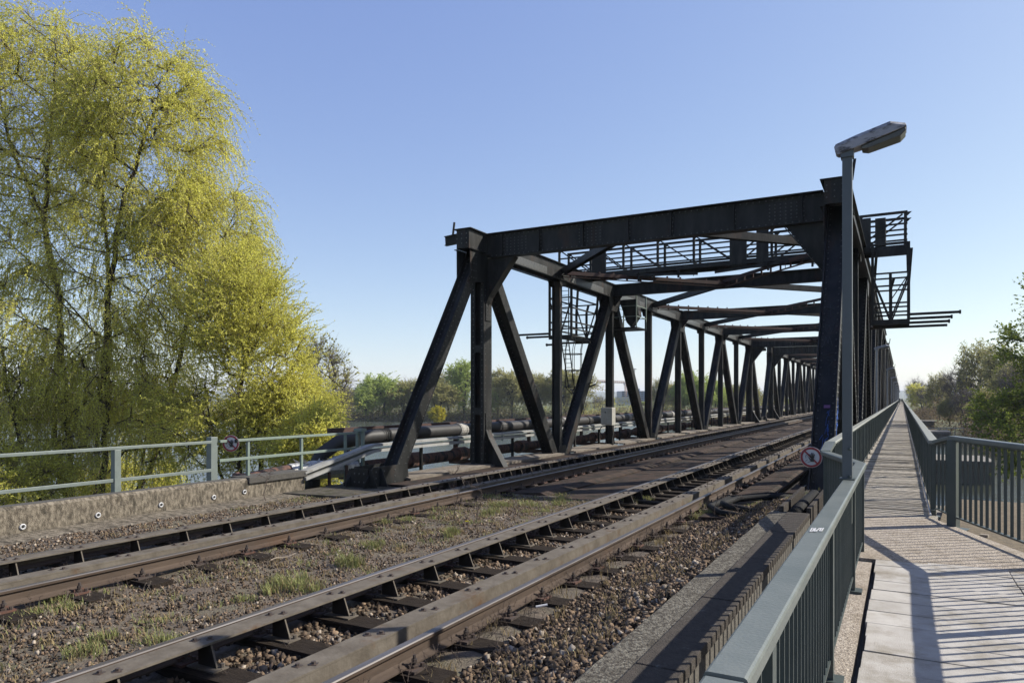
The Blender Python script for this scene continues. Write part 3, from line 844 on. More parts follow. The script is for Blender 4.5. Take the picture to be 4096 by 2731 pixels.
    for (x0, x1, z) in ((XL + .42, RAILX['A'] - .16, -2.03), (RAILX['B'] + .17, -6.42, -2.03), (-6.40, RAILX['C'] - .15, -2.05), (RAILX['D'] + .30, -2.32, -2.0), (-2.22, XR - .42, -2.07), (RAILX['A'] + .50, RAILX['B'] - .5, -2.06), (RAILX['C'] + .50, RAILX['D'] - .5, -2.06)):
        k = 0; yy = -1.36 if x0 > -3.2 else 0.0
        while yy < 52.5:
            L_ = 1.36 if x0 > -3.2 else 2.67
            L_ = min(L_, 52.7 - yy)
            b = MB(); zz = z + random.uniform(-.004, .004)
            if -3.2 < x0 < -2.5:      # ramped plates by the right truss
                b.prism([(x0, zz - .02), (x0, zz + .03), (x1 - .10, zz + .05), (x1, zz - .01), (x1, zz - .05)], 'y', yy + .012, yy + L_ - .012)
            elif -7.5 < x0 < -6.9:
                b.prism([(x0, zz - .04), (x0, zz), (x1 - .18, zz + .06), (x1, zz - .0), (x1, zz - .03)], 'y', yy + .012, yy + L_ - .012)
            else:
                b.box(x0, x1, yy + .008, yy + L_ - .008, zz - .012, zz)
                b.box(x0 + .04, x0 + .12, yy + .008, yy + L_ - .008, zz - .16, zz - .014)
            b.build("deck_plate", M['plate'], root)
            yy += L_; k += 1
    # plank way outside and between the left truss members
    for k in range(10):
        b = MB(); ya = .4 + PN * k - (0.6 if k else 0)
        for j in range(4):
            xx = XL - .45 + j * .21
            b.box(xx, xx + .195, ya + .5 + random.uniform(-.06, .06), ya + PN - .55 + random.uniform(-.06, .06), -2.02, -1.965 + random.uniform(-.006, .006))
        b.box(XL + .42, XL + .50, ya + .45, ya + PN - .5, -2.16, -1.97)
        tag(b.build("plank_walk", M['plank'], root), "splintered timber planks by the left truss")
    root.location = (0, YB0, 0)
    return root
span = build_span()
ORD = ["nearest steel truss span with the open portal standing over the tracks", "second steel truss span, behind the first one's far portal",
       "third steel truss span along the river bridge", "fourth steel truss span along the river bridge", "fifth steel truss span, small in the distance",
       "sixth steel truss span, tiny near the vanishing point", "last and farthest steel truss span of the bridge"]
spans = [span]
for k in range(1, 7):
    c = copy_tree(span); c.location = (0, YB0 + PITCH * k, 0); spans.append(c)
for s_, l_ in zip(spans, ORD): tag(s_, l_, "bridge", "truss spans of the railway bridge")
# piers
for k in range(1, 8):
    yc = YB0 + PITCH * k - .5
    rt = thing("bridge_pier", ["pale concrete pier sticking out to the right below the second span", "concrete pier under the third span of the bridge", "concrete pier under the fourth span of the bridge", "concrete pier under the fifth span of the bridge",
                                "concrete pier under the sixth span of the bridge", "concrete pier under the seventh span of the bridge", "farthest bearing block under the end of the bridge"][k - 1], "pier", group="piers of the railway bridge")
    b = MB(); b.box(-13.5, 5.9, yc - 2.6, yc + 3.4, -9, -5.15); b.build("shaft", M['conc'], rt, bevel=.05)
    b = MB(); b.box(-13.7, 6.1, yc - 2.8, yc + 3.6, -5.15, -4.75); b.build("cap", M['conc'], rt, bevel=.04)
    b = MB(); b.box(-12.5, 0.5, yc - 1.2, yc + 1.6, -4.75, -3.05); b.build("bearing_block", M['conc'], rt)
# ------------------------------------------------------------------ signal gantry on the first span
GY0, GY1 = 25.55, 26.45
gt = thing("signal_gantry", "black lattice signal gantry walkway lying across the top chords with hanging cages at both ends", "gantry")
b = MB()
for z in (5.86, 5.50, 5.16, 4.90):
    for yy in (GY0, GY1):
        d_ = .075 if z in (5.86, 4.90) else .05
        b.bar((-11.95, yy, z), (.16, yy, z), d_, d_, (0, 1, 0))
b.build("hand_rails", M['steel'], gt)
nb = 9
for k in range(nb + 1):
    xx = -11.9 + 12.0 * k / nb
    b = MB()
    for yy in (GY0, GY1):
        b.bar((xx, yy, 4.86), (xx, yy, 5.88), .085, .06, (1, 0, 0))
        b.prism([(xx, 5.86), (xx + .18, 5.86), (xx, 5.68)], 'y', yy - .01, yy + .01)
    b.bar((xx, GY0, 4.88), (xx, GY1, 4.88), .06, .06)
    b.build("frame_post", M['steel'], gt)
    if k < nb:
        b = MB(); x2 = xx + 12.0 / nb
        za, zb = (5.8, 4.92) if xx < -5.5 else (4.92, 5.8)
        for yy in (GY0, GY1): b.bar((xx + .08, yy, za), (x2 - .08, yy, zb), .06, .045, (0, 1, 0))
        b.build("lattice_brace", M['steel'], gt)
b = MB(); b.box(-11.95, .16, GY0 + .03, GY1 - .03, 4.80, 4.845); b.build("walkway_floor", M['steel'], gt)
for xx in (-10.2, -5.0, -4.2, -1.15):
    b = MB(); b.box(xx - .30 if xx != -4.2 else xx - .2, xx + .28 if xx != -4.2 else xx + .2, GY0 - .05, GY0 - .02, 4.62, 5.78); b.build("screen_plate", M['steel'], gt)
b = MB()
b.bar((-11.95, GY0 - .06, 4.74), (.16, GY0 - .06, 4.74), .04, .16, (0, 1, 0)); b.bar((-11.95, GY1, 4.74), (.16, GY1, 4.74), .04, .16, (0, 1, 0))
b.bar((-1.2, GY0 - .1, 4.75), (-5.8, GY0 - .1, 4.45), .05, .09, (0, 1, 0)); b.bar((-11.0, GY0 - .1, 4.75), (-6.4, GY0 - .1, 4.45), .05, .09, (0, 1, 0))
for xx in (-8.6, -7.1, -4.0, -2.6):
    b.bar((xx, GY0 - .1, 4.66), (xx, GY0 - .1, 4.36), .07, .05); b.bar((xx, GY0 - .1, 4.45), (xx + .55, GY0 - .1, 4.52), .025, .025, (0, 1, 0)); b.bar((xx + .55, GY0 - .1, 4.52), (xx + .55, GY0 - .1, 4.38), .02, .02)
b.build("bearer", M['steel'], gt)
def cage(xa, xb, name, pipes, GY1=GY1):
    """hanging platform outside a truss"""
    zf = 2.48
    b = MB(); b.box(xa, xb, GY0 - .15, GY1 + .15, zf - .06, zf)
    for yy in (GY0 - .13, GY1 + .13): b.bar((xa, yy, zf - .08), (xb, yy, zf - .08), .05, .16, (0, 1, 0))
    b.build("platform_floor", M['steel'], gt)
    for xx in (xa + .03, (xa + xb) / 2, xb - .03):
        for yy in (GY0 - .12, GY1 + .12):
            b = MB(); zt = 4.9 if xx != (xa + xb) / 2 else 3.95
            b.bar((xx, yy, zf), (xx, yy, 3.62), .085, .07)
            b.bar((xx, yy, 3.62), (xx + (.09 if yy > 26 else 0), yy, zt), .085, .07); b.build("hanger", M['steel'], gt)
    b = MB()
    for z in (3.95, 3.55, 3.0, 2.72):
        for yy in (GY0 - .12, GY1 + .12): b.bar((xa, yy, z), (xb, yy, z), .05, .05, (0, 1, 0))
        for xx in (xa + .03, xb - .03): b.bar((xx, GY0 - .12, z), (xx, GY1 + .12, z), .05, .05)
    for yy in (GY0 - .12, GY1 + .12):
        b.bar((xa, yy, 3.95), ((xa + xb) / 2, yy, zf), .045, .045, (0, 1, 0)); b.bar((xb, yy, 3.95), ((xa + xb) / 2, yy, zf), .045, .045, (0, 1, 0))
    b.build("cage_rails", M['steel'], gt)
    for (x0, x1, yy, z) in pipes:
        b = MB(); b.tube([(x0, yy, z), (x1, yy, z)], .042, 8); e = x0 if x0 < xa else x1
        b.tube([(e - .02, yy, z), (e + .03, yy, z)], .062, 8); b.build("arm_pipe", M['steel'], gt)
cage(-12.3, -11.3, "l", [(-13.9, -12.3, GY0 - .1, 2.56), (-13.5, -12.3, GY0 + .3, 2.48), (-12.9, -12.2, GY1, 2.2), (-12.4, -11.0, GY1 + .1, 2.25)], GY1 + 1.5)
cage(-.85, .22, "r", [(.15, 1.55, GY0 - .1, 2.62), (.15, 1.35, GY0 + .25, 2.52), (.15, 1.3, GY0 + .6, 2.42), (-.9, 1.28, GY1 + .2, 2.34)])
b = MB()
b.bar((.16, GY0 - .02, 4.9), (.18, GY0, 3.95), .09, .05); b.build("hanger", M['steel'], gt); b = MB(); b.bar((.16, GY1, 4.9), (.18, GY1, 3.95), .06, .05); b.build("hanger", M['steel'], gt); b = MB()
b.bar((-.3, GY0 - .12, 3.1), (.2, GY0 - .12, 3.9), .03, .03, (0, 1, 0)); b.build("lattice_brace", M['steel'], gt); b = MB()
b.box(-.75, -.45, GY0, GY1, 4.85, 5.75); b.build("screen_plate", M['steel'], gt); b = MB(); b.bar((-.75, GY0 - .1, 4.6), (.16, GY0 - .1, 4.6), .05, .22, (0, 1, 0))
b.build("end_frame", M['steel'], gt)
b = MB()
for dx in (0, .34):
    b.bar((-11.95 + dx, GY0 + .25, 4.9), (-11.95 + dx, GY0 + .25, 2.5), .035, .03)
for k in range(13): b.bar((-11.95, GY0 + .25, 2.65 + .18 * k), (-11.61, GY0 + .25, 2.65 + .18 * k), .02, .02, (0, 1, 0))
b.build("ladder", M['steel'], gt)
b = MB()
za, zb = 2.4, .35
for dx in (0, .32):
    b.bar((-11.8 + dx, GY0 - .1, za), (-11.6 + dx * .75, GY0 + .25, zb), .035, .03)
for k in range(12):
    f = k / 12.0; b.bar((-11.8 + .2 * f, GY0 - .1 + .35 * f, za + (zb - za) * f), (-11.48 + .12 * f, GY0 - .1 + .35 * f, za + (zb - za) * f), .02, .02, (0, 1, 0))
b.build("ladder", M['steel'], gt)
b = MB()
for z in (1.75, 1.1, .45):
    pts = [(-11.5 + .36 * math.cos(a), GY0 + .45 + .36 * math.sin(a), z) for a in [math.radians(q) for q in range(0, 361, 30)]]
    b.tube(pts, .018, 5, cap=False)
for a in range(0, 360, 60):
    p = (-11.5 + .36 * math.cos(math.radians(a)), GY0 + .45 + .36 * math.sin(math.radians(a)))
    b.tube([(p[0] + .1, p[1], 2.4), (p[0], p[1], 1.9), (p[0], p[1], .45), (-11.5, GY0 + .3, .15)], .014, 5)
b.build("safety_hoops", M['steel'], gt)
b = MB(); b.bar((-11.5, GY0 + .3, .3), (-10.7, GY0 + .5, .62), .04, .04, (0, 1, 0)); b.bar((-11.5, GY0 + .35, .18), (-10.6, GY0 + .6, .55), .05, .05, (0, 1, 0)); b.build("arm_pipe", M['steel'], gt)
# small signal basket under the left chord
sb = thing("signal_basket", "small dark green signal basket hanging under the left top chord behind the gantry", "signal")
b = MB(); bx, by = -10.45, 29.4
b.box(bx - .55, bx + .55, by - .35, by + 1.0, 2.98, 3.04); b.build("floor", M['steel'], sb)
b = MB()
for xx in (bx - .52, bx + .52):
    for yy in (by - .32, by + .98): b.bar((xx, yy, 3.0), (xx, yy, 4.45), .045, .045)
for z in (3.5, 3.95):
    for xx in (bx - .52, bx + .52): b.bar((xx, by - .32, z), (xx, by + .98, z), .03, .03)
    for yy in (by - .32, by + .98): b.bar((bx - .52, yy, z), (bx + .52, yy, z), .03, .03, (0, 1, 0))
b.build("basket_frame", M['lightgreen'], sb)
b = MB(); b.prism([(bx - .45, 4.3), (bx + .35, 4.3), (bx + .45, 3.6), (bx + .1, 3.08), (bx - .1, 3.3)], 'y', by + .2, by + .6); b.build("signal_head", M['steel'], sb)
# cabinet
cb = thing("switch_cabinet", "cream metal cabinet fixed to a left truss post above the pipes", "cabinet")
b = MB(); b.box(-11.08, -10.62, 27.98, 28.42, -1.14, -.40); b.build("case", M['cabinet'], cb, bevel=.012)
b = MB(); b.box(-11.10, -10.60, 27.95, 27.975, -1.10, -.44); b.tube([(-10.9, 27.94, -.60), (-10.9, 27.96, -.60)], .03, 8, 1); b.build("door", [M['cabinet'], M['black']], cb)
b = MB(); b.tube([(-10.7, 28.2, -1.14), (-10.66, 28.2, -1.5), (-10.60, 28.25, -1.9), (-10.8, 28.3, -2.0)], .022, 6)
b.tube([(-11.0 + .2 * math.cos(a), 28.1, -1.38 + .2 * math.sin(a)) for a in [math.radians(q) for q in range(0, 361, 24)]], .018, 6); b.build("cable", M['cable'], cb)

# ------------------------------------------------------------------ pipes and ducts left of the truss
PE = 430
pb = thing("insulated_pipe", "thick black pipe with pale wraps running along the outside of the left truss", "pipe")
b = MB(); b.tube([(-13.35, 13.55, -2.6), (-13.3, 13.55, -1.9), (-13.15, 13.7, -1.45), (-12.95, 14.1, -1.16), (-12.6, 14.9, -1.05), (-12.6, 16, -1.03), (-12.6, 100, -1.03), (-12.6, PE, -1.03)], .19, 16)
b.build("pipe", M['pipeblack'], pb, smooth=True)
for k in range(60):
    y0 = 19.2 + 2.67 * k
    b = MB(); b.tube([(-12.6, y0, -1.03), (-12.6, y0 + .42, -1.03)], .215, 16); b.tube([(-12.6, y0 + .05, -1.03), (-12.6, y0 + .08, -1.03)], .225, 16); b.tube([(-12.6, y0 + .33, -1.03), (-12.6, y0 + .36, -1.03)], .225, 16)
    b.build("pipe_wrap", M['pipewrap'] if k % 3 != 1 else M['pipeblack'], pb, smooth=False)
b = MB()
for k in range(8): b.tube([(-12.66 + .01 * k, 15.0 + k * .09, -1.04), (-12.65 + .01 * k, 15.05 + k * .09, -1.04)], .205 - .004 * (k % 2), 16)
b.build("foil_wrap", M['cable'], pb)
b = MB(); b.box(-13.25, -13.1, 14, PE, -.98, -.80)
for k in range(80): b.box(-13.4, -11.9, 14.6 + 5.34 * k, 14.75 + 5.34 * k, -2.2, -2.05)
for k in range(80): b.box(-13.22, -13.12, 14.6 + 5.34 * k, 14.75 + 5.34 * k, -2.05, -.98)
tag(b.build("pipe_girder", M['rustbeam']), "narrow rusty girder carrying the pipes outside the left truss", "girder")
pr_ = thing("rusty_pipe", "corroded brown pipe with torn sheet collars below the black pipe", "pipe")
b = MB(); b.tube([(-12.35, 14.4, -1.80), (-12.35, 100, -1.78), (-12.35, PE, -1.78)], .165, 14); b.build("pipe", M['piperust'], pr_, smooth=True)
for k in range(40):
    y0 = 16.3 + 2.2 * k * (1.0 if k % 2 else 1.04) + .3 * math.sin(k * 2.1)
    b = MB(); b.tube([(-12.35, y0, -1.79), (-12.35, y0 + .55, -1.79)], [.235, .225], 14); b.build("sheet_collar", M['piperust'], pr_, smooth=False)
for k in range(60):
    pass
br_ = thing("broken_pipe", "old brown flanged pipe with ragged bright foil lying behind the end of the low wall", "pipe")
b = MB(); b.tube([(-13.55, 10.6, -2.15), (-13.25, 11.3, -1.92), (-12.95, 12.2, -1.80), (-12.75, 13.0, -1.78)], .19, 14); b.tube([(-13.32, 11.15, -1.97), (-13.28, 11.25, -1.95)], .27, 14); b.build("pipe", M['piperust'], br_, smooth=True)
b = MB(); b.tube([(-12.9, 12.35, -1.79), (-12.75, 13.0, -1.78), (-12.6, 13.5, -1.80), (-12.45, 14.2, -1.82)], [.21, .235, .22, .2], 12)
for k in range(14):
    a = random.uniform(.2, 2.6); y0 = random.uniform(12.4, 13.8)
    p = Vector((-12.75 + .22 * math.cos(a), y0, -1.78 + .22 * math.sin(a)))
    b.add([tuple(p), tuple(p + Vector((.12, .05, .04))), tuple(p + Vector((random.uniform(-.1, .1), random.uniform(-.15, .1), random.uniform(.05, .17))))], [(0, 1, 2)])
b.build("foil", M['foil'], br_)
cd = thing("cable_duct", "pale grey double cable duct ramping up from the low wall and running along the truss", "cable duct")
b = MB()
def duct(p, q):
    b.bar(p, q, .30, .045, (1, 0, 0), 0, od=.0)
    p2 = Vector(p) + Vector((.04, 0, -.13)); q2 = Vector(q) + Vector((.04, 0, -.13))
    b.bar(p2, q2, .26, .07, (1, 0, 0), 0)
    b.bar(Vector(p) + Vector((.06, 0, .035)), Vector(q) + Vector((.06, 0, .035)), .12, .02, (1, 0, 0), 0)
duct((-12.10, 11.95, -1.72), (-11.95, 14.2, -1.22)); duct((-11.95, 14.2, -1.22), (-11.80, 16.0, -1.20)); duct((-11.80, 16.0, -1.20), (-11.80, PE, -1.20))
b.build("duct", M['duct'], cd)
for k in range(70):
    b = MB(); yy = 15.2 + 2.67 * k
    b.box(-11.70, -11.66, yy, yy + .05, -1.42, -1.16, 1); b.box(-11.88, -11.80, yy + 1, yy + 1.06, -2.2, -1.36, 0); b.build("bracket", [M['steel'], M['lightgreen']], cd)
for (yy, zz) in ((12.7, -1.62), (13.3, -1.5)):
    b = MB(); b.box(-12.0, -11.95, yy, yy + .06, -2.15, zz - .15); b.box(-12.04, -11.9, yy - .03, yy + .09, -2.1, -2.07); b.build("leg", M['rustbeam'], cd)

# ------------------------------------------------------------------ left wall, railing, sign
lw = thing("low_concrete_wall", "weathered low concrete wall with dark top along the left side of the tracks", "wall")
b = MB()
ysw = [-4 + .35 * i for i in range(42)]
rows = [[(-12.34, -2.6), (-12.34, -1.70), (-12.32, -1.675), (-12.06, -1.675 + random.uniform(-.006, .006)), (-12.0 + random.uniform(-.006, .006), -1.72 + random.uniform(-.008, .008)), (-11.995, -2.09), (-11.97, -2.6)] for _ in ysw]
vs = []
for y, r_ in zip(ysw, rows): vs += [(a, y, c) for a, c in r_]
fs = []; 
for j in range(len(ysw) - 1):
    for i in range(6): fs.append((j * 7 + i, (j + 1) * 7 + i, (j + 1) * 7 + i + 1, j * 7 + i + 1))
b.v = vs; b.f = fs; b.m = [1 if i in (1, 2) else 0 for j in range(len(ysw) - 1) for i in range(6)]
b.add(vs[-7:], [tuple(range(7))], 0)
b.build("wall", [M['wall'], M['walltop']], lw)
b = MB(); b.box(-12.50, -12.02, 10.37, 11.98, -2.5, -1.80); b.build("end_block", M['wall'], lw, bevel=.01)
b = MB(); b.box(-12.54, -11.97, 10.36, 12.02, -1.795, -1.665); b.build("end_coping", M['walltop'], lw, bevel=.01)
b = MB(); b.prism([(-11.98, -2.6), (-11.98, -2.085), (-11.28, -2.125), (-11.24, -2.6)], 'y', -4, 11.6); b.build("footing", M['wall'], lw)
for yy, zz in ((6.0, -2.0), (7.18, -1.99), (8.35, -1.97), (9.5, -1.97), (10.25, -1.95), (4.8, -2.02)):
    b = MB()
    pts = [(-11.985, yy + .036 * math.cos(a), zz + .036 * math.sin(a)) for a in [math.radians(q) for q in range(0, 361, 30)]]
    b.tube(pts, .013, 5, 0, cap=False); b.tube([(-12.0, yy, zz), (-11.975, yy, zz)], .022, 8, 1); b.build("ring_fixing", [M['white'], M['black']], lw)
b = MB(); b.prism([(-11.9, 11.2), (-9.75, 11.5), (-9.45, 13.3), (-11.9, 13.3)], 'z', -2.3, -2.075); struct(b.build("abutment_slab", M['mossconc'], bevel=.01))
def flat_rail(name, label, y0, y1, posts, ztop, zmid, mt, pw=.085):
    rt = thing(name, label, "railing")
    X = -12.33
    b = MB(); b.box(X - .035, X + .035, y0, y1, ztop - .055, ztop); b.build("top_rail", mt, rt, bevel=.006)
    b = MB(); b.box(X - .02, X + .02, y0, y1, zmid - .03, zmid + .03); b.build("mid_rail", mt, rt, bevel=.005)
    for yy in posts:
        w_ = pw * (1.3 if yy == posts[-1] and name == "left_rail" else 1)
        b = MB(); b.box(X - w_ / 2 - .02, X + w_ / 2 - .02, yy - w_ / 2, yy + w_ / 2, -2.3, ztop - .057); b.build("post", mt, rt, bevel=.006)
    return rt
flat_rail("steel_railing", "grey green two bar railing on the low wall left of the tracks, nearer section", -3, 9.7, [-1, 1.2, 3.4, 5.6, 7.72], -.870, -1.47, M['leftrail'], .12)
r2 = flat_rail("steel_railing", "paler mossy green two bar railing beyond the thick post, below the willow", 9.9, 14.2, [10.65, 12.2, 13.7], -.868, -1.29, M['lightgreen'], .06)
b = MB(); b.box(-12.50, -12.35, 9.72, 9.88, -2.3, -.80); tag(b.build("rail_post", M['leftrail'], bevel=.008), "thick grey green steel post between the two left railing sections", "post")
b = MB(); b.box(-12.45, -12.38, 14.2, 14.28, -2.1, -.86); b.box(-12.28, -12.21, 14.2, 14.28, -2.1, -.86); b.box(-12.46, -12.2, 14.14, 14.34, -.86, -.79); b.build("end_post", M['lightgreen'], r2)

def sign(name, label, c, r, tilt=0.0, yaw=0.0):
    rt = thing(name, label, "sign")
    R = Matrix.Rotation(yaw, 3, 'Z') @ Matrix.Rotation(tilt, 3, 'Y')
    def disc(r0, r1, y, mt, nm, n=40):
        b = MB(); vs = []
        for yy in (y, y + .004):
            for rr in (r0, r1):
                vs += [Vector((rr * math.cos(2 * math.pi * k / n), yy, rr * math.sin(2 * math.pi * k / n))) for k in range(n)]
        vs = [tuple(R @ v + Vector(c)) for v in vs]
        fs = []
        for k in range(n):
            k2 = (k + 1) % n
            fs += [(k, k2, n + k2, n + k), (2 * n + k, 3 * n + k, 3 * n + k2, 2 * n + k2), (n + k, n + k2, 3 * n + k2, 3 * n + k)]
            if r0 > 0: fs += [(k2, k, 2 * n + k, 2 * n + k2)]
        b.add(vs, fs); return b.build(nm, mt, rt)
    disc(0.0, r, .004, M['white'], "plate")
    disc(r * .76, r * .955, -.004, M['red'], "red_ring")
    def poly(pts, y, mt, nm):
        b = MB(); n = len(pts)
        vs = [tuple(R @ Vector((a * r, yy, z * r)) + Vector(c)) for yy in (y, y + .003) for a, z in pts]
        b.add(vs, [tuple(range(n)), tuple(range(n, 2 * n))[::-1]] + [(i, (i + 1) % n, n + (i + 1) % n, n + i)[::-1] for i in range(n)]); return b.build(nm, mt, rt)
    s5 = math.sqrt(.5)
    poly([(-.57 - .055, .57 - .055), (-.57 + .055, .57 + .055), (.57 + .055, -.57 + .055), (.57 - .055, -.57 - .055)], -.008, M['red'], "diagonal_bar")
    # raised black hand with five fingers
    b = MB()
    def seg(a, q, w_):
        a = Vector((a[0], 0, a[1])); q = Vector((q[0], 0, q[1])); t_ = (q - a).normalized(); n_ = Vector((-t_.z, 0, t_.x))
        P = [a + n_ * w_, a - n_ * w_, q - n_ * w_ * .8, q + t_ * w_ * .7, q + n_ * w_ * .8]
        vs = [tuple(R @ Vector((v.x * r, yy, v.z * r)) + Vector(c)) for yy in (-.0125, -.010) for v in P]
        n = len(P); b.add(vs, [tuple(range(n)), tuple(range(n, 2 * n))[::-1]] + [(i, (i + 1) % n, n + (i + 1) % n, n + i)[::-1] for i in range(n)])
    seg((.12, -.42), (.12, -.02), .16)
    for (a, q) in (((0.0, -.05), (-.08, .30)), ((.08, 0), (.06, .42)), ((.16, 0), (.19, .42)), ((.24, -.04), (.31, .30)), ((.02, -.32), (-.20, -.02))): seg(a, q, .045)
    b.build("hand_symbol", M['black'], rt)
    b = MB()
    def ln(a, q, w_=.02): seg(a, q, w_)
    cx_, cz_ = -.28, .05
    for k in range(8):
        a0, a1 = math.pi * (k / 7.0), math.pi * ((k + 1) / 7.0)
        if k < 7: ln((cx_ + .20 * math.cos(a0), cz_ + .2 * math.sin(a0)), (cx_ + .2 * math.cos(a1), cz_ + .2 * math.sin(a1)))
    ln((cx_ - .2, cz_), (cx_ - .16, cz_ - .16)); ln((cx_ + .2, cz_), (cx_ + .18, cz_ - .1)); ln((cx_ - .02, cz_ - .28), (-.5, -.42)); ln((0.0, -.38), (-.3, -.52)); ln((cx_ - .05, cz_ + .02), (cx_ + .06, cz_ + .0)); ln((.0, -.2), (-.12, -.26))
    b.build("figure_outline", M['black'], rt)
    return rt
sl_ = sign("prohibition_sign", "small red ringed prohibition sign with black hand on the left railing", (-12.25, 10.12, -.945), .175, yaw=.5)
b = MB(); b.box(-12.42, -12.1, 10.16, 10.19, -.93, -.86); b.build("bracket", M['black'], sl_)
sign("prohibition_sign", "larger red ringed prohibition sign with black hand at the right truss foot", (-1.44, 13.86, -1.07), .19, yaw=-.1)

# ------------------------------------------------------------------ railings of the footpath
def capseg(b, p, q, w_=.115, h=.05, mi=0):
    p, q = Vector(p), Vector(q); t_ = (q - p).normalized(); n_ = Vector((t_.y, -t_.x, 0)).normalized()
    pr = [(-w_ / 2, -h), (w_ / 2, -h), (w_ / 2, -.012), (w_ / 2 - .004, -.004), (w_ / 2 - .011, 0), (-w_ / 2 + .011, 0), (-w_ / 2 + .004, -.004), (-w_ / 2, -.012)]
    vs = [tuple(e + n_ * a + Vector((0, 0, c))) for e in (p, q) for a, c in pr]; n = len(pr)
    b.add(vs, [tuple(range(n)), tuple(range(n, 2 * n))[::-1]] + [(i, n + i, n + (i + 1) % n, (i + 1) % n) for i in range(n)], mi)
def railing(label, pts, posts, mcap, mbody, zf=-1.70, zbot=-1.60, sp=.125, caps=None, individually=100, capw=.115, flats=True, endpost=None, group=None):
    rt = thing("footpath_railing", label, "railing")
    nseg = len(pts) - 1
    for (p, q) in (caps or [(pts[i], pts[i + 1]) for i in range(nseg)]):
        b = MB(); capseg(b, p, q, capw); b.build("cap_rail", mcap, rt, smooth=False)
    b = MB()
    for i in range(nseg):
        p, q = Vector(pts[i]), Vector(pts[i + 1]); dz = Vector((0, 0, 1))
        b.bar((p.x, p.y, zbot), (q.x, q.y, zbot), .045, .02, (q - p).cross(dz)); b.bar(p - dz * .062, q - dz * .062, .05, .022, (q - p).cross(dz))
    b.build("bottom_rail", mbody, rt)
    for (x, y, zt) in posts:
        b = MB(); b.box(x - .035, x + .035, y - .04, y + .04, zf - .06, zt - .052); b.box(x - .09, x + .09, y - .075, y + .075, zf - .035, zf - .012); b.build("post", mbody, rt)
    cnt = 0; rest = MB(); cache = {}
    for i in range(nseg):
        p, q = Vector(pts[i]), Vector(pts[i + 1]); L = (Vector((q.x, q.y, 0)) - Vector((p.x, p.y, 0))).length
        n = int(L / sp); ang = math.atan2(q.y - p.y, q.x - p.x)
        for k in range(n):
            e = p.lerp(q, (k + .5) / n); zt = e.z - .07
            if cnt < individually:
                key = (i, round(zt, 2))
                if key not in cache:
                    m_ = MB(); m_.box(-.006, .006, -.016, .016, 0, zt - zbot - .008); cache[key] = m_.mesh("baluster", mbody)
                o = bpy.data.objects.new("baluster", cache[key]); COL.objects.link(o); o.parent = rt; o.location = (e.x, e.y, zbot + .01); o.rotation_euler = (0, 0, ang); cnt += 1
            else:
                R = Matrix.Rotation(ang, 3, 'Z'); rest.box(-.006, .006, -.016, .016, 0, zt - zbot - .008, 0, R, Vector((e.x, e.y, zbot + .01)))
    if rest.v: tag(rest.build("baluster", mbody, rt), kind='stuff')
    return rt
ZN = -.715
P1 = (-.40, 8.76, ZN); P2 = (-.905, 10.42, ZN)
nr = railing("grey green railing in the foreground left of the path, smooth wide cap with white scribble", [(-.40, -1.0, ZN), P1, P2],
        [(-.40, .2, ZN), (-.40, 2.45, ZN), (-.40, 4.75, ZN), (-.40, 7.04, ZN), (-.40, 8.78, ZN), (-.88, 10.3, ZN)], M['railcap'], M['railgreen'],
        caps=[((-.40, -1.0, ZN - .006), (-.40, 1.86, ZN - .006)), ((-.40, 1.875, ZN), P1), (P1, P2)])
b = MB()
R_ = [(0, 0, 0, 1), (0, 0, .5, .1), (.5, .1, .5, .8), (.5, .8, 0, 1), (.9, 0, .7, 1), (1.1, 1, 1.6, .95), (1.6, .95, 1.1, .05), (1.1, .05, 1.6, 0), (1.9, 1, 1.9, .1), (1.9, .1, 2.3, .1), (2.3, .1, 2.35, 1)]
for (a0, b0, a1, b1) in R_:
    f = lambda a, c: Vector((-.430 + a * .023, 4.08 + c * .12 + a * .012, ZN + .004))
    b.bar(f(a0, b0), f(a1, b1), .006, .002, (1, .01, 0))
b.build("white_scribble", M['white'], nr)
b = MB()
pts = [(-.40 + .035 * math.cos(a) - .01, 1.55 + .07 * math.sin(a), ZN + .001) for a in [math.radians(q) for q in range(-20, 250, 30)]]
for p, q in zip(pts[:-1], pts[1:]): b.bar(p, q, .006, .002, (.3, 1, 0))
b.build("scratch_mark", M['greyp'], nr)
ZB_ = -.613
BR = railing("long green bridge railing with worn pale cap on the left of the boardwalk", [(-.88, 10.88, ZB_), (-.88, 375, ZB_)],
        [(-.88, 11.0 + 1.9 * k, ZB_) for k in range(100)], M['brcap'], M['railgreen'], zbot=-1.62, capw=.13)
b = MB(); b.prism([(-.945, 10.40), (-.83, 10.40), (-.815, 10.90), (-.945, 10.90)], 'z', -.10, 0)
tp = MB(); tp.add([(-.965, 10.42, ZN + .006), (-.845, 10.46, ZN + .006), (-.815, 10.885, ZB_ + .006), (-.945, 10.885, ZB_ + .006), (-.965, 10.42, ZN - .045), (-.845, 10.46, ZN - .045), (-.815, 10.885, ZB_ - .045), (-.945, 10.885, ZB_ - .045)],
       [(0, 1, 2, 3), (7, 6, 5, 4), (0, 4, 5, 1), (1, 5, 6, 2), (2, 6, 7, 3), (3, 7, 4, 0)])
tp.build("joint_plate", M['railcap'], BR)
b = MB()
for k in range(60): b.hexbolt(-.806, 10.95 + k * .25, ZB_ - .045, .012, .02)
b.build("cap_bolts", M['railgreen'], BR)
b = MB(); b.box(-.945, -.815, 10.89, 10.905, -1.66, ZB_ - .05); b.build("end_post", M['railgreen'], BR)
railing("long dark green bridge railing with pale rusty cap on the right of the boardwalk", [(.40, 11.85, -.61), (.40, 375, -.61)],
        [(.40, 12.0 + 1.9 * k, -.61) for k in range(100)], M['brcap'], M['railgreen'], zbot=-1.62, capw=.13)
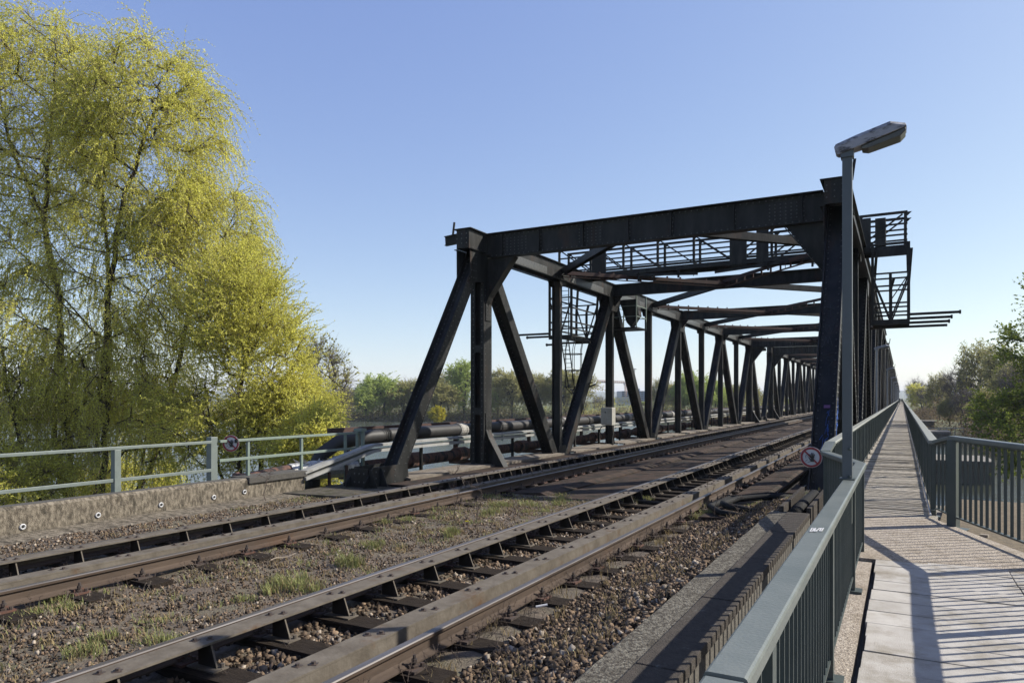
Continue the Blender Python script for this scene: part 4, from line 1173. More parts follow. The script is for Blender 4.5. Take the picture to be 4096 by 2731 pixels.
P5 = (.60, 11.15, -.505); P6 = (1.345, 8.97, -.505)
rr_ = railing("dark green railing splaying away from the bridge on the right edge of the path", [(.44, 11.8, -.60), P5, P6, (1.345, -1.0, -.505)],
        [(1.345, y, -.505) for y in (8.85, 6.8, 4.8, 2.8, .8)], M['railcap'], M['railgreen'], zbot=-1.575, sp=.14)
b = MB()
R = Matrix.Rotation(math.radians(-19), 3, 'Z'); b.box(-.055, .055, -.08, .10, -1.74, -.557, 0, R, Vector((.60, 11.12, 0)))
b.box(-.12, .16, -.14, .15, -1.745, -1.735, 0, R, Vector((.60, 11.12, 0))); b.build("corner_post", M['railgreen'], rr_, bevel=.006)

# boardwalk
bw = MB(); y_ = DECKY; rr = random.Random(3)
while y_ < 372:
    wd = .17 if y_ < 60 else (.5 if y_ < 140 else 2.0)
    dz = rr.uniform(-.007, .007) if y_ < 60 else 0
    big = (int((y_ - DECKY) / wd) % 14 == 0) and y_ < 60
    g_ = .014 + (0.012 if big else 0) + rr.uniform(0, .006)
    if y_ > 60: g_ = .012
    o = len(bw.v)
    bw.box(-.90 + rr.uniform(-.02, .01), .44 + rr.uniform(-.015, .02), y_ + g_ / 2, y_ + wd - g_ / 2, -1.75, -1.70 + dz)
    if y_ < 60:
        tw = rr.uniform(-.006, .006)
        for k in (4, 5, 6, 7):
            v_ = bw.v[o + k]; bw.v[o + k] = (v_[0], v_[1], v_[2] + tw * (1 if k in (4, 5) else -1) + rr.uniform(-.002, .002))
    y_ += wd
struct(bw.build("boardwalk", M['board']))
b = MB()
for xx in (-.80, -.2, .34): b.box(xx - .05, xx + .05, DECKY, 372, -1.98, -1.765)
b.box(-1.05, .5, DECKY + .02, 372, -2.06, -1.99)
struct(b.build("boardwalk_joists", M['deckdark']))
b = MB(); b.tube([(.36, DECKY + .05, -1.66), (.365, 40, -1.665), (.37, 200, -1.665)], .012, 6)
tag(b.build("cable", M['white']), "thin pale cable along the foot of the right boardwalk railing", "cable")

# ------------------------------------------------------------------ lamps
def lamp(x, y, z0, label, near):
    rt = thing("street_lamp", label, "street lamp", group="street lamps along the boardwalk")
    mt = M['lampgrey'] if near else M['galv']
    zt = 2.16
    b = MB(); b.box(x - .040, x + .040, y - .040, y + .040, z0, zt); b.build("pole", mt, rt, bevel=.006)
    if near:
        b = MB(); b.box(x - .062, x + .062, y - .075, y + .075, ZN + .002, ZN + .012)
        for zz in (z0 + .06, z0 + .30): b.rivet((x + .02, y - .041, zz), (0, -1, 0), .016)
        b.box(x - .038, x + .038, y - .055, y + .055, -1.1, z0)
        b.build("foot_plate", M['railgreen'], rt)
        b = MB()
        for k in range(3):
            for j in range(3): b.box(x - .002 + j * .009, x + .005 + j * .009, y - .0425, y - .0405, .0 - .02 * k - .32, .012 - .02 * k - .32)
        b.build("small_sticker", M['greyp'], rt)
    R = Matrix.Rotation(math.radians(-12), 3, 'Y') * (.93 if near else 1); T = Vector((x - .07, y, zt - .02))
    def loft(sections, mt, nm, par_=None):
        b = MB(); vs = []
        for (sx, w_, zb, zt_) in sections:
            for a, c in ((-w_, zb), (w_, zb), (w_, zt_ - .035), (w_ * .62, zt_), (-w_ * .62, zt_), (-w_, zt_ - .035)):
                vs.append(tuple(R @ Vector((sx, a, c)) + T))
        n = 6; fs = [tuple(range(n))[::-1], tuple(range((len(sections) - 1) * n, len(sections) * n))]
        for j in range(len(sections) - 1): fs += [(j * n + i, j * n + (i + 1) % n, (j + 1) * n + (i + 1) % n, (j + 1) * n + i) for i in range(n)]
        b.add(vs, fs); return b.build(nm, mt, par_ or rt, bevel=.004)
    sh_ = loft([(-.02, .055, .02, .09), (.0, .06, .0, .11), (.18, .085, .005, .125), (.47, .115, .02, .135), (.585, .10, .03, .075)], M['lampshell'] if near else M['galv'], "lamp_shell")
    loft([(.20, .07, -.025, .03), (.25, .085, -.045, .03), (.52, .10, -.035, .05), (.572, .095, .0, .06)], M['lampglass'], "lamp_glass", sh_)
    b = MB(); b.box(x - .052, x + .052, y - .052, y + .052, zt - .05, zt + .03); b.build("collar", mt, rt)
lamp(-.42, 6.9, ZN - .03, "tall grey street lamp with weathered white head standing on the foreground railing", True)
OR = ["second street lamp, first one beyond the portal on the boardwalk", "third street lamp along the left boardwalk railing", "fourth street lamp along the left boardwalk railing", "fifth street lamp along the left boardwalk railing", "sixth street lamp along the left boardwalk railing",
      "seventh street lamp along the boardwalk, very small", "eighth street lamp along the boardwalk, very small", "ninth street lamp along the boardwalk, very small", "tenth street lamp near the far end of the boardwalk", "eleventh street lamp near the far end of the boardwalk", "farthest street lamp at the end of the boardwalk"]
for k in range(11): lamp(-.98, 35.5 + 26.8 * k, -1.9, OR[k], False)

# graffiti on the right end diagonal
g = thing("spray_graffiti", "grey and blue sprayed scrawls with a purple sticker on the right truss foot", "graffiti")
dA = Vector((XR, YB0 + .35, -2.5)); dB = Vector((XR, YB0 + 4.78, 4.42)); td = (dB - dA).normalized(); nd = Vector((0, -td.z, td.y))
def gp(a, z): 
    s_ = (z - dA.z) / td.z
    return dA + td * s_ + nd * .030 + Vector((a, 0, 0))
b = MB()
for st in ([(-.08, 1.9), (.06, 1.85)], [(-.02, 1.95), (0, 1.7)], [(-.1, 1.55), (-.07, 1.35), (-.02, 1.5), (.03, 1.35), (.08, 1.55)], [(-.1, 1.05), (-.07, 1.25), (-.02, 1.1), (.0, 1.25), (.06, 1.05)], [(-.12, .85), (.10, .9)], [(-.02, .75), (.08, .72), (.02, .62), (.03, .45)]):
    for p, q in zip(st[:-1], st[1:]): b.bar(gp(*p), gp(*q), .016, .004, nd)
b.build("grey_scrawl", M['greyp'], g)
b = MB(); rq = random.Random(5)
for k in range(34):
    z0 = -1.0 + .022 * k + rq.uniform(-.05, .05); a0 = rq.uniform(-.02, .14)
    b.bar(gp(a0, z0) - nd * .02, gp(a0 + rq.uniform(-.06, .08), z0 + rq.uniform(-.16, .2)) - nd * .02, rq.uniform(.012, .03), .004, nd)
    
for k in range(40):
    z0 = -1.1 + rq.uniform(0, 1.0); yy = YB0 + .35 + (z0 + 2.5) / 6.92 * 4.43
    dy = rq.uniform(-.14, .16)
    b.bar((XR + .2135, yy + dy, z0), (XR + .2135, yy + dy + rq.uniform(-.08, .1), z0 + rq.uniform(-.12, .16)), rq.uniform(.012, .03), .003, (0, 1, 0))
b.build("blue_scrawl", M['bluep'], g)
b = MB(); b.bar(gp(-.03, -.18), gp(.10, -.18), .07, .003, td); b.build("sticker", M['purple'], g)
# ------------------------------------------------------------------ trees
def grow(trunks, targets, step=0.7, up=0.35, rng=RNG):
    P = []; par = []
    for tl in trunks:
        last = -1
        for i, p in enumerate(tl):
            if i == 0: P.append(np.array(p, float)); par.append(-1); last = len(P) - 1; continue
            a = P[last]; q = np.array(p, float); n = max(1, int(np.linalg.norm(q - a) / step))
            for k in range(1, n + 1):
                P.append(a + (q - a) * k / n + rng.normal(0, .04, 3) * (k < n)); par.append(last); last = len(P) - 1
    ctr = np.array([t[-1] for t in trunks]).mean(0)
    tg = np.array(targets)
    arr0 = np.array(P)
    d0 = np.array([np.min(np.linalg.norm(arr0 - t, axis=1)) for t in tg])
    for ti in np.argsort(d0):
        t = tg[ti]; A = np.array(P)
        d = np.linalg.norm(A - t, axis=1)
        cost = d + 0.9 * np.maximum(0, A[:, 2] - t[2] + 0.25 * d)
        j = int(np.argmin(cost)); a = P[j]; L = d[j]
        n = max(1, int(L / step)); last = j
        pj = par[j]; dir0 = (a - P[pj]) if pj >= 0 else np.array([0, 0, 1.0]); dir0 = dir0 / (np.linalg.norm(dir0) + 1e-6)
        ctl = a + (dir0 * .5 + np.array([0, 0, up])) * L * .5
        for k in range(1, n + 1):
            f = k / n
            p = (1 - f) ** 2 * a + 2 * f * (1 - f) * ctl + f * f * t + (rng.normal(0, .07 * step, 3) if k < n else 0)
            P.append(p); par.append(last); last = len(P) - 1
    P = np.array(P); par = np.array(par)
    cnt = np.zeros(len(P)); haschild = np.zeros(len(P), bool); haschild[par[par >= 0]] = True
    cnt[~haschild] = 1
    for i in range(len(P) - 1, -1, -1):
        if par[i] >= 0: cnt[par[i]] += cnt[i]
    return P, par, cnt

def tubes_np(A, B, ra, rb, k):
    """open prisms between points A and B"""
    t = B - A; t = t / (np.linalg.norm(t, axis=1, keepdims=True) + 1e-9)
    ref = np.where(np.abs(t[:, 2:3]) < .9, np.array([[0, 0, 1.0]]), np.array([[1.0, 0, 0]]))
    u = np.cross(t, ref); u /= np.linalg.norm(u, axis=1, keepdims=True); v = np.cross(t, u)
    ang = 2 * np.pi * np.arange(k) / k
    ring = u[:, None, :] * np.cos(ang)[None, :, None] + v[:, None, :] * np.sin(ang)[None, :, None]
    VA = A[:, None, :] + ring * ra[:, None, None]; VB = B[:, None, :] + ring * rb[:, None, None]
    verts = np.concatenate([VA, VB], 1).reshape(-1, 3)
    i = np.arange(k); f = np.stack([i, (i + 1) % k, (i + 1) % k + k, i + k], 1)
    faces = (f[None] + (np.arange(len(A)) * 2 * k)[:, None, None]).reshape(-1, 4)
    return verts, faces

def ell(n, c, r, rng=RNG, shell=0.55):
    d = rng.normal(size=(n, 3)); d /= np.linalg.norm(d, axis=1, keepdims=True)
    rad = (shell ** 3 + (1 - shell ** 3) * rng.random(n)) ** (1 / 3)
    return np.array(c) + d * rad[:, None] * np.array(r)

def tree(name, label, cat, base, trunks, targets, barkm, twigm, leafm, r_tip=.012, expo=.46, nstr=3000, slen=(0.8, 1.8), nseg=5,
         droop=.5, srad=.006, nleaf=20, lsize=(.06, .02), step=.7, up=.35, out=.5, leafn=True, rng=RNG, maxr=.5, leaf_from=.15, hang=0.0, group=None, twign=1.0):
    """coordinates of trunks and targets are relative to base"""
    P, par, cnt = grow(trunks, targets, step, up, rng)
    root = thing(name, label, cat, tuple(base), group)
    r = np.minimum(r_tip * cnt ** expo, maxr)
    e = np.where(par >= 0)[0]
    A = P[par[e]]; B = P[e]; rb = r[e]; ra = np.minimum(r[par[e]], rb * 1.5)
    thick = rb > .05
    vs, fs, off = [], [], 0
    for msk, k in ((thick, 7), (~thick, 4)):
        if msk.sum() == 0: continue
        v_, f_ = tubes_np(A[msk], B[msk], ra[msk], rb[msk], k); vs.append(v_); fs.append(f_ + off); off += len(v_)
    o = np_indexed("trunk", np.concatenate(vs), np.concatenate(fs), barkm, root)
    o.data.polygons.foreach_set('use_smooth', [True] * len(o.data.polygons))
    # hanging or spreading strands
    thin = np.where((r < r_tip * 6) & (par >= 0))[0]
    wgt = 1 / (cnt[thin] ** .4); wgt /= wgt.sum()
    s = rng.choice(thin, nstr, p=wgt)
    f = rng.random(nstr)[:, None]
    S = P[s] * f + P[par[s]] * (1 - f)
    d = P[s] - P[par[s]]; d /= np.linalg.norm(d, axis=1, keepdims=True) + 1e-9
    ctr = P.mean(0); o_ = S - ctr; o_ /= np.linalg.norm(o_, axis=1, keepdims=True) + 1e-9
    dr = d * .6 + o_ * out + rng.normal(0, .45, (nstr, 3)); dr /= np.linalg.norm(dr, axis=1, keepdims=True)
    L = rng.uniform(slen[0], slen[1], nstr) / nseg
    pts = [S]; g = np.array([0, 0, -1.0])
    for k in range(nseg):
        dr = dr + g * droop * (k + 1) / nseg + rng.normal(0, .10, (nstr, 3)) + g * hang; dr /= np.linalg.norm(dr, axis=1, keepdims=True)
        pts.append(pts[-1] + dr * L[:, None])
    pts = np.stack(pts, 1)
    if twign > 0:
        nt_ = int(nstr * twign)
        A = pts[:nt_, :-1].reshape(-1, 3); B = pts[:nt_, 1:].reshape(-1, 3)
        rr = np.tile(np.linspace(srad, srad * .45, nseg + 1)[None], (nt_, 1))
        v_, f_ = tubes_np(A, B, rr[:, :-1].ravel(), rr[:, 1:].ravel(), 3)
        np_indexed("twigs", v_, f_, twigm, root)
    if leafm is not None:
        n = nstr * nleaf
        si = np.repeat(np.arange(nstr), nleaf); tt = (leaf_from + (1 - leaf_from) * rng.random(n)) * nseg * .999
        k = tt.astype(int); fr = (tt - k)[:, None]
        C = pts[si, k] * (1 - fr) + pts[si, k + 1] * fr
        dd = pts[si, k + 1] - pts[si, k]; dd /= np.linalg.norm(dd, axis=1, keepdims=True)
        a = dd * .8 + rng.normal(0, .6, (n, 3)); a /= np.linalg.norm(a, axis=1, keepdims=True)
        b = np.cross(a, rng.normal(size=(n, 3))); b /= np.linalg.norm(b, axis=1, keepdims=True)
        sc = rng.uniform(.6, 1.3, n)[:, None]
        l = lsize[0] * sc; w_ = lsize[1] * sc
        Q = np.stack([C, C + a * l * .5 + b * w_, C + a * l, C + a * l * .5 - b * w_], 1).reshape(-1, 3)
        np_obj("crown", Q, 4, leafm, root)
    return root
def P3(u, v, D): return np.array(at(u, v, D))
def lat_ell(n, u, v, D, ru, rv, rd, shell=.5, rng=RNG):
    """ellipsoid given by its picture centre and half sizes (pixels at depth D), rd depth radius in metres"""
    c = P3(u, v, D); s = D / FPX
    q = ell(n, (0, 0, 0), (ru * s, rd, rv * s), rng, shell)
    R = np.array([CA, SA, 0]), np.array([-SA, CA, 0]), np.array([0, 0, 1.0])
    return c + q[:, :1] * R[0] + q[:, 1:2] * R[1] + q[:, 2:] * R[2]

# great willow on the left
rg1 = np.random.default_rng(21)
D0 = 27.0
base = P3(78, HV, D0); base[2] = -5.2
def rel(pts): return np.array(pts) - base
def tp(u, v, D): return P3(u, v, D)
trunks = [
    [(0, 0, 0), rel(tp(70, 470, D0)), rel(tp(62, 330, D0 + .5)), rel(tp(45, 230, D0 + 1)), rel(tp(50, 150, D0 + 1)), rel(tp(56, 60, D0 + 1))],
    [(.5, .3, 0), rel(tp(98, 460, D0 + .3)), rel(tp(108, 300, D0)), rel(tp(106, 230, D0)), rel(tp(99, 170, D0 + .5)), rel(tp(100, 110, D0 + .5))],
    [(1.0, .1, 0), rel(tp(106, 460, D0 - .2)), rel(tp(110, 280, D0)), rel(tp(122, 210, D0 - .5)), rel(tp(140, 150, D0 - .5)), rel(tp(160, 90, D0 - .8))],
    [(-.6, .3, 0), rel(tp(55, 440, D0 + 1)), rel(tp(62, 300, D0 + 1.2)), rel(tp(45, 220, D0 + 1.5)), rel(tp(12, 150, D0 + 2)), rel(tp(0, 90, D0 + 2))],
    [(1.2, .5, 0), rel(tp(150, 470, D0 + .5)), rel(tp(172, 390, D0)), rel(tp(195, 300, D0)), rel(tp(215, 250, D0))],
    [(-1.5, 0, 0), rel(tp(20, 440, D0 - 1)), rel(tp(-10, 300, D0 - 1))],
]
tg = np.concatenate([
    lat_ell(260, 30, 115, D0 + 1, 78, 110, 3.2, .45, rg1),
    lat_ell(230, 148, 150, D0, 72, 112, 2.8, .45, rg1),
    lat_ell(95, 185, 270, D0, 66, 85, 3.0, .45, rg1),
    lat_ell(300, 60, 310, D0, 130, 120, 3.6, .4, rg1),
    lat_ell(55, 212, 225, D0, 44, 46, 2.2, .3, rg1),
    lat_ell(190, 75, 405, D0 - 1, 150, 75, 2.8, .3, rg1)]) - base
tg = tg[tg[:, 2] > .8]
tree("willow_tree", "huge multi-stemmed willow with drooping yellow green strands filling the left side", "tree", base, trunks, tg,
     M['bark'], M['twig'], M['willow'], r_tip=.016, expo=.42, nstr=18000, slen=(.8, 2.2), nseg=6, droop=.50, srad=.006, nleaf=34, lsize=(.070, .017), rng=rg1, maxr=.38, hang=.10)
# second willow, upright brush of branches
rg2 = np.random.default_rng(22)
D1 = 25.0
base = P3(245, HV, D1); base[2] = -5.3
trunks = [[(0, 0, 0), rel(tp(240, 470, D1)), rel(tp(238, 400, D1)), rel(tp(250, 330, D1))], [(.4, 0, 0), rel(tp(262, 450, D1)), rel(tp(285, 390, D1)), rel(tp(300, 350, D1))], [(-.4, .2, 0), rel(tp(215, 450, D1)), rel(tp(205, 380, D1 + .5))]]
tg = np.concatenate([lat_ell(190, 236, 312, D1, 38, 64, 2.0, .4, rg2), lat_ell(150, 266, 352, D1, 38, 68, 1.8, .4, rg2), lat_ell(150, 290, 415, D1, 36, 42, 1.6, .3, rg2), lat_ell(150, 220, 420, D1, 62, 50, 2.2, .3, rg2)]) - base
tg = tg[tg[:, 2] > .8]
tree("willow_tree", "smaller upright willow with brush-like yellow green branches at the right side of the great willow", "tree", base, trunks, tg,
     M['bark'], M['twig'], M['willow'], r_tip=.012, expo=.42, nstr=6500, slen=(.6, 1.5), nseg=5, droop=.02, srad=.006, nleaf=32, lsize=(.066, .016), rng=rg2, maxr=.22, out=.45, up=.9)
# undergrowth shrubs below the willows
for i, (u, v, D, ru, rv, lab) in enumerate([(10, 485, 23, 50, 25, "tangled green undergrowth shrub at the left edge below the great willow"), (130, 482, 30, 50, 22, "shaded undergrowth shrub between the willow stems"), (310, 455, 23, 26, 42, "low yellow green willow shrub behind the cable duct ramp")]):
    rg_ = np.random.default_rng(30 + i); base = P3(u, HV, D); base[2] = -5.4
    tg = lat_ell(80, u, v, D, ru, rv, 1.5, .2, rg_) - base; tg = tg[tg[:, 2] > .3]
    tree("shrub", lab, "shrub", base, [[(0, 0, 0), (0, 0, 1.0)], [(.5, .2, 0), (.9, .2, 1.0)]], tg, M['bark'], M['twig'], M['willow'], r_tip=.010, nstr=1300 if i < 2 else 2200, slen=(.5, 1.2), nseg=4, droop=.25, nleaf=18, lsize=(.075, .02), rng=rg_, maxr=.08)
# bare trees behind the willow
def bare(label, u, vt, D, wpx, zb, seed, leaf=None, nleaf=4, group=None, ntar=170, nstr=2600):
    rg_ = np.random.default_rng(seed); base = P3(u, HV, D); base[2] = zb
    zt = -(vt - HV) * D / FPX; H = zt - zb; wr = wpx * D / FPX
    tg = np.concatenate([ell(ntar, (0, 0, H * .62), (wr, wr, H * .38), rg_, .4), ell(ntar // 3, (0, 0, H * .35), (wr * .8, wr * .8, H * .2), rg_, .4)])
    s = H / 12
    return tree("bare_tree", label, "tree", base, [[(0, 0, 0), (rg_.normal(0, .3), 0, H * .45)], [(.2, 0, 0), (wr * .3, .2, H * .4)]], tg, M['greybark'], M['greytwig'], leaf, r_tip=.03 * s, nstr=nstr, slen=(.8 * s, 2.0 * s), nseg=3, droop=-.05,
                srad=.016 * s, nleaf=nleaf, lsize=(.30 * s, .09 * s), rng=rg_, maxr=.35, up=.6, step=1.0, out=.5, group=group)
bare("bare branching tree reaching out of the right side of the second willow", 322, 338, 62, 25, -5.5, 41, M['grn2'], 1)
bare("thin grey bare tree just left of the glass office block", 338, 378, 170, 16, -6, 42)

# prototypes for the far bank, copied with different sizes and turns
def far_proto(leafm, seed, H=14.0, W=6.0, nstr=1900, nleaf=12, name="riverside_tree", droop=.25, twign=1.0, low=.2):
    rg_ = np.random.default_rng(seed)
    tg = np.concatenate([ell(60, (rg_.uniform(-.5, .5) * W, rg_.uniform(-.4, .4) * W, H * rg_.uniform(.45, .8)), (W * .55, W * .55, H * .2), rg_, .4) for _ in range(4)] + [ell(60, (0, 0, H * .5), (W * .9, W * .9, H * .36), rg_, .5)])
    tg = tg[tg[:, 2] > H * low]
    return tree(name, "", "tree", np.array([0, 0, 0.]), [[(0, 0, 0), (.3, .2, H * .3), (W * .25, 0, H * .6)], [(.3, 0, 0), (-W * .3, .3, H * .5)]], tg, M['greybark'], M['greytwig'], leafm, r_tip=.035, nstr=nstr, slen=(1.0, 2.4), nseg=3, droop=droop,
                srad=.02, nleaf=nleaf, lsize=(.42, .10), rng=rg_, maxr=.4, step=1.1, up=.5, out=.6, twign=twign)
protos = {'g': far_proto(M['grn1'], 51), 'o': far_proto(M['grn2'], 52, nleaf=8), 'b': far_proto(M['grn1'], 53, W=4.5, H=15, nstr=1300), 'n': far_proto(None, 54, nstr=2600), 'm': far_proto(M['grn2'], 55, nstr=1800, nleaf=4),
          'y': far_proto(M['willow'], 56, nstr=1300, nleaf=9)}
used = set()
def place(kind, u, vt, D, wpx, zb, label, group):
    p = protos[kind]
    if kind in used: o = copy_tree(p)
    else: o = p; used.add(kind)
    base = P3(u, HV, D); base[2] = zb
    H0 = {'b': 15.0}.get(kind, 14.0); W0 = {'b': 4.5}.get(kind, 6.0) * 1.12
    H = -(vt - HV) * D / FPX - zb; wr = wpx * D / FPX
    o.location = tuple(base); o.scale = (wr / W0, wr / W0, H / (H0 * 1.03)); o.rotation_euler = (0, 0, RNG.uniform(0, 6.28))
    o['label'] = label; o['group'] = group
KN = {'g': "green leafing tree", 'o': "olive brown leafing tree", 'b': "slender bright green tree", 'n': "bare grey brown tree", 'm': "sparsely leafed brownish tree", 'y': "yellow green willow"}
GL = "trees on the far river bank seen under and through the left truss"
farl = [('g', 385, 370, 205, 26, "right of the glass office block"), ('g', 366, 385, 200, 14, "hiding the side of the glass office block"), ('n', 411, 369, 225, 14, "half behind the first end diagonal"),
        ('o', 404, 380, 204, 20, "left of the first end diagonal"), ('o', 436, 379, 200, 26, "right of the first end diagonal above the yellow bush"), ('b', 464, 364, 203, 17, "just left of the portal post"),
        ('m', 449, 374, 212, 18, "between the first diagonal and the portal post"), ('g', 488, 388, 205, 14, "directly right of the portal post"), ('o', 512, 369, 202, 22, "between the portal post and the second diagonal"), ('m', 498, 380, 212, 18, "behind the second diagonal's upper part"),
        ('o', 538, 372, 206, 18, "right of the second diagonal"), ('o', 566, 369, 203, 24, "behind the first thin truss post"), ('m', 584, 372, 208, 18, "behind the third diagonal"), ('n', 600, 390, 225, 10, "leaning over the gap with the crane"),
        ('y', 610, 397, 300, 9, "small, left of the crane"), ('o', 622, 400, 310, 7, "small, under the crane"), ('g', 640, 400, 310, 9, "small, in front of the blue office building"), ('m', 663, 381, 215, 12, "right of the blue office building"),
        ('o', 676, 384, 208, 16, "between the fourth pair of truss members"), ('g', 694, 367, 203, 20, "tall, beyond the fifth diagonal"), ('g', 716, 374, 206, 16, "right of the tall one beyond the fifth diagonal"), ('o', 735, 385, 210, 14, "farther along, through the middle of the first span"),
        ('m', 752, 388, 215, 14, "behind the far portal of the first span"), ('o', 775, 390, 220, 14, "through the second span, left part"), ('g', 800, 391, 225, 14, "through the second span, right part"),
        ('m', 350, 392, 210, 16, "low, left of the green tree beside the office block"), ('o', 330, 396, 215, 18, "low, behind the right edge of the willow"), ('m', 300, 392, 225, 22, "mostly hidden behind the second willow"), ('o', 250, 388, 225, 26, "hidden behind the willows"), ('m', 150, 385, 228, 40, "far behind the great willow"), ('o', 60, 385, 230, 40, "behind the great willow near the left edge")]
for k, u, vt, D, wpx, wh in farl: place(k, u, vt - (5 if D < 216 else 0), D, wpx * (1.2 if D < 216 else 1), -5.6 if D < 250 else -3.3, KN[k] + ", " + wh, GL)
GR = "trees on the bank to the right of the boardwalk"
farr = [('y', 922, 382, 235, 15, -5.0, "at the far end of the boardwalk, right of the lamps"), ('n', 914, 368, 260, 11, -5.0, "tall and thin above the yellow willow"), ('n', 930, 376, 200, 13, -5.0, "right of the yellow willow"),
        ('m', 940, 371, 158, 15, -5.4, "with a dark forked trunk, small crown"), ('n', 951, 360, 165, 15, -5.2, "drooping top, in the middle of the right bank"), ('n', 961, 350, 140, 22, -5.3, "domed, right of the drooping one"),
        ('m', 980, 338, 135, 26, -5.3, "tall domed crown of the right bank"), ('n', 966, 375, 125, 18, -5.4, "lower olive crown in front of the domed one"), ('m', 1002, 338, 120, 26, -5.3, "beside the bright green foliage"), ('m', 1010, 360, 105, 26, -5.3, "brownish, behind the bright green foliage"),
        ('o', 985, 385, 110, 18, -5.4, "low, above the dark bank"), ('n', 1030, 335, 100, 26, -5.3, "at the right edge behind the bright foliage"), ('o', 950, 392, 140, 13, -5.5, "low scrubby, left on the right bank")]
for k, u, vt, D, wpx, zb, wh in farr: place(k, u, vt, D, wpx, zb, KN[k] + ", " + wh, GR)
rg5 = np.random.default_rng(61)
base = np.array([9.9, 55.0, -5.4])
tg = np.concatenate([ell(90, (0, 0, 7.5), (4.4, 4.4, 4.2), rg5, .4), ell(80, (-2.2, -.5, 3.8), (3.6, 3.2, 3.4), rg5, .4), ell(50, (-1.5, 0, 9.5), (3.0, 3.0, 3.6), rg5, .3), ell(40, (-3.6, 1.5, 4.6), (2.2, 2.2, 1.6), rg5, .3)]); tg = tg[tg[:, 2] > .5]
tree("leafing_tree", "bright fresh green tree overhanging the water at the right edge behind the railing", "tree", base, [[(0, 0, 0), (-.3, 0, 3), (0, 0, 6), (-.4, 0, 10)], [(.2, 0, 0), (-1.5, 0, 3), (-2.5, 0, 5)]], tg,
     M['greybark'], M['greytwig'], M['grn3'], r_tip=.018, nstr=3400, slen=(.6, 1.5), nseg=3, droop=.1, srad=.008, nleaf=12, lsize=(.15, .05), rng=rg5, maxr=.25)
# yellow bush
rg6 = np.random.default_rng(62); base = P3(437.5, HV, 187); base[2] = -6.2
tg = ell(90, (0, 0, 1.9), (1.9, 1.9, 2.0), rg6, .2); tg = tg[tg[:, 2] > .1]
tree("yellow_bush", "small round bright yellow bush on the far bank right of the first end diagonal", "bush", base, [[(0, 0, 0), (0, 0, .6)]], tg, M['bark'], M['twig'], M['yel'], r_tip=.02, nstr=900, slen=(.4, 1.0), nseg=2, droop=0, srad=.01, nleaf=12, lsize=(.25, .09), rng=rg6, maxr=.1)
# scrub along the far bank (uncountable)
def scrub(name, n, fn, leafm, size, rng):
    c = fn(n); a = rng.normal(size=(n, 3)); a /= np.linalg.norm(a, axis=1, keepdims=True); b = np.cross(a, rng.normal(size=(n, 3))); b /= np.linalg.norm(b, axis=1, keepdims=True)
    s = rng.uniform(.5, 1.4, (n, 1)) * size
    Q = np.stack([c, c + a * s * .5 + b * s * .18, c + a * s, c + a * s * .5 - b * s * .18], 1).reshape(-1, 3)
    return tag(np_obj(name, Q, 4, leafm), kind='stuff')
rg7 = np.random.default_rng(71)
def band(D_lo, D_hi, u_lo, u_hi, hgt, clump=9.0):
    def fn(n):
        D = rg7.uniform(D_lo, D_hi, n); u = rg7.uniform(u_lo, u_hi, n)
        X = (u - 902) * D / (FPX / CA); Y = (D + X * SA) / CA
        z = ground_z(X, Y)
        h = hgt * (.35 + .65 * np.clip(np.sin(X * .35 + 1.7 * np.sin(Y * .21)) * np.cos(Y * .31 + X * .11) + .5, 0, 1))
        return np.stack([X, Y, z + h * rg7.random(n) ** 1.3], 1)
    return fn
tag(scrub("riverside_scrub", 42000, band(196, 214, -60, 830, 2.8), M['brownleaf'], .55, rg7), "brown and olive scrub along the far river bank")
tag(scrub("bank_thicket", 30000, band(199, 215, -60, 830, 5.5), M['grn2'], .6, rg7), "olive thicket at the foot of the far bank trees")
def rband(n):
    Y = rg7.uniform(95, 300, n); X = np.where(Y < 150, rg7.uniform(9, 30, n), rg7.uniform(3, 40, n)); z = ground_z(X, Y)
    h = 5.5 * (.3 + .7 * np.clip(np.sin(X * .5 + Y * .13) + .4, 0, 1)); h = np.where(X < 6, h * .4, h)
    P = np.stack([X, Y, z + h * rg7.random(n)], 1); return P
tag(scrub("thicket", 60000, rband, M['brownleaf'], .5, rg7), "brown thicket on the right bank below the trees")

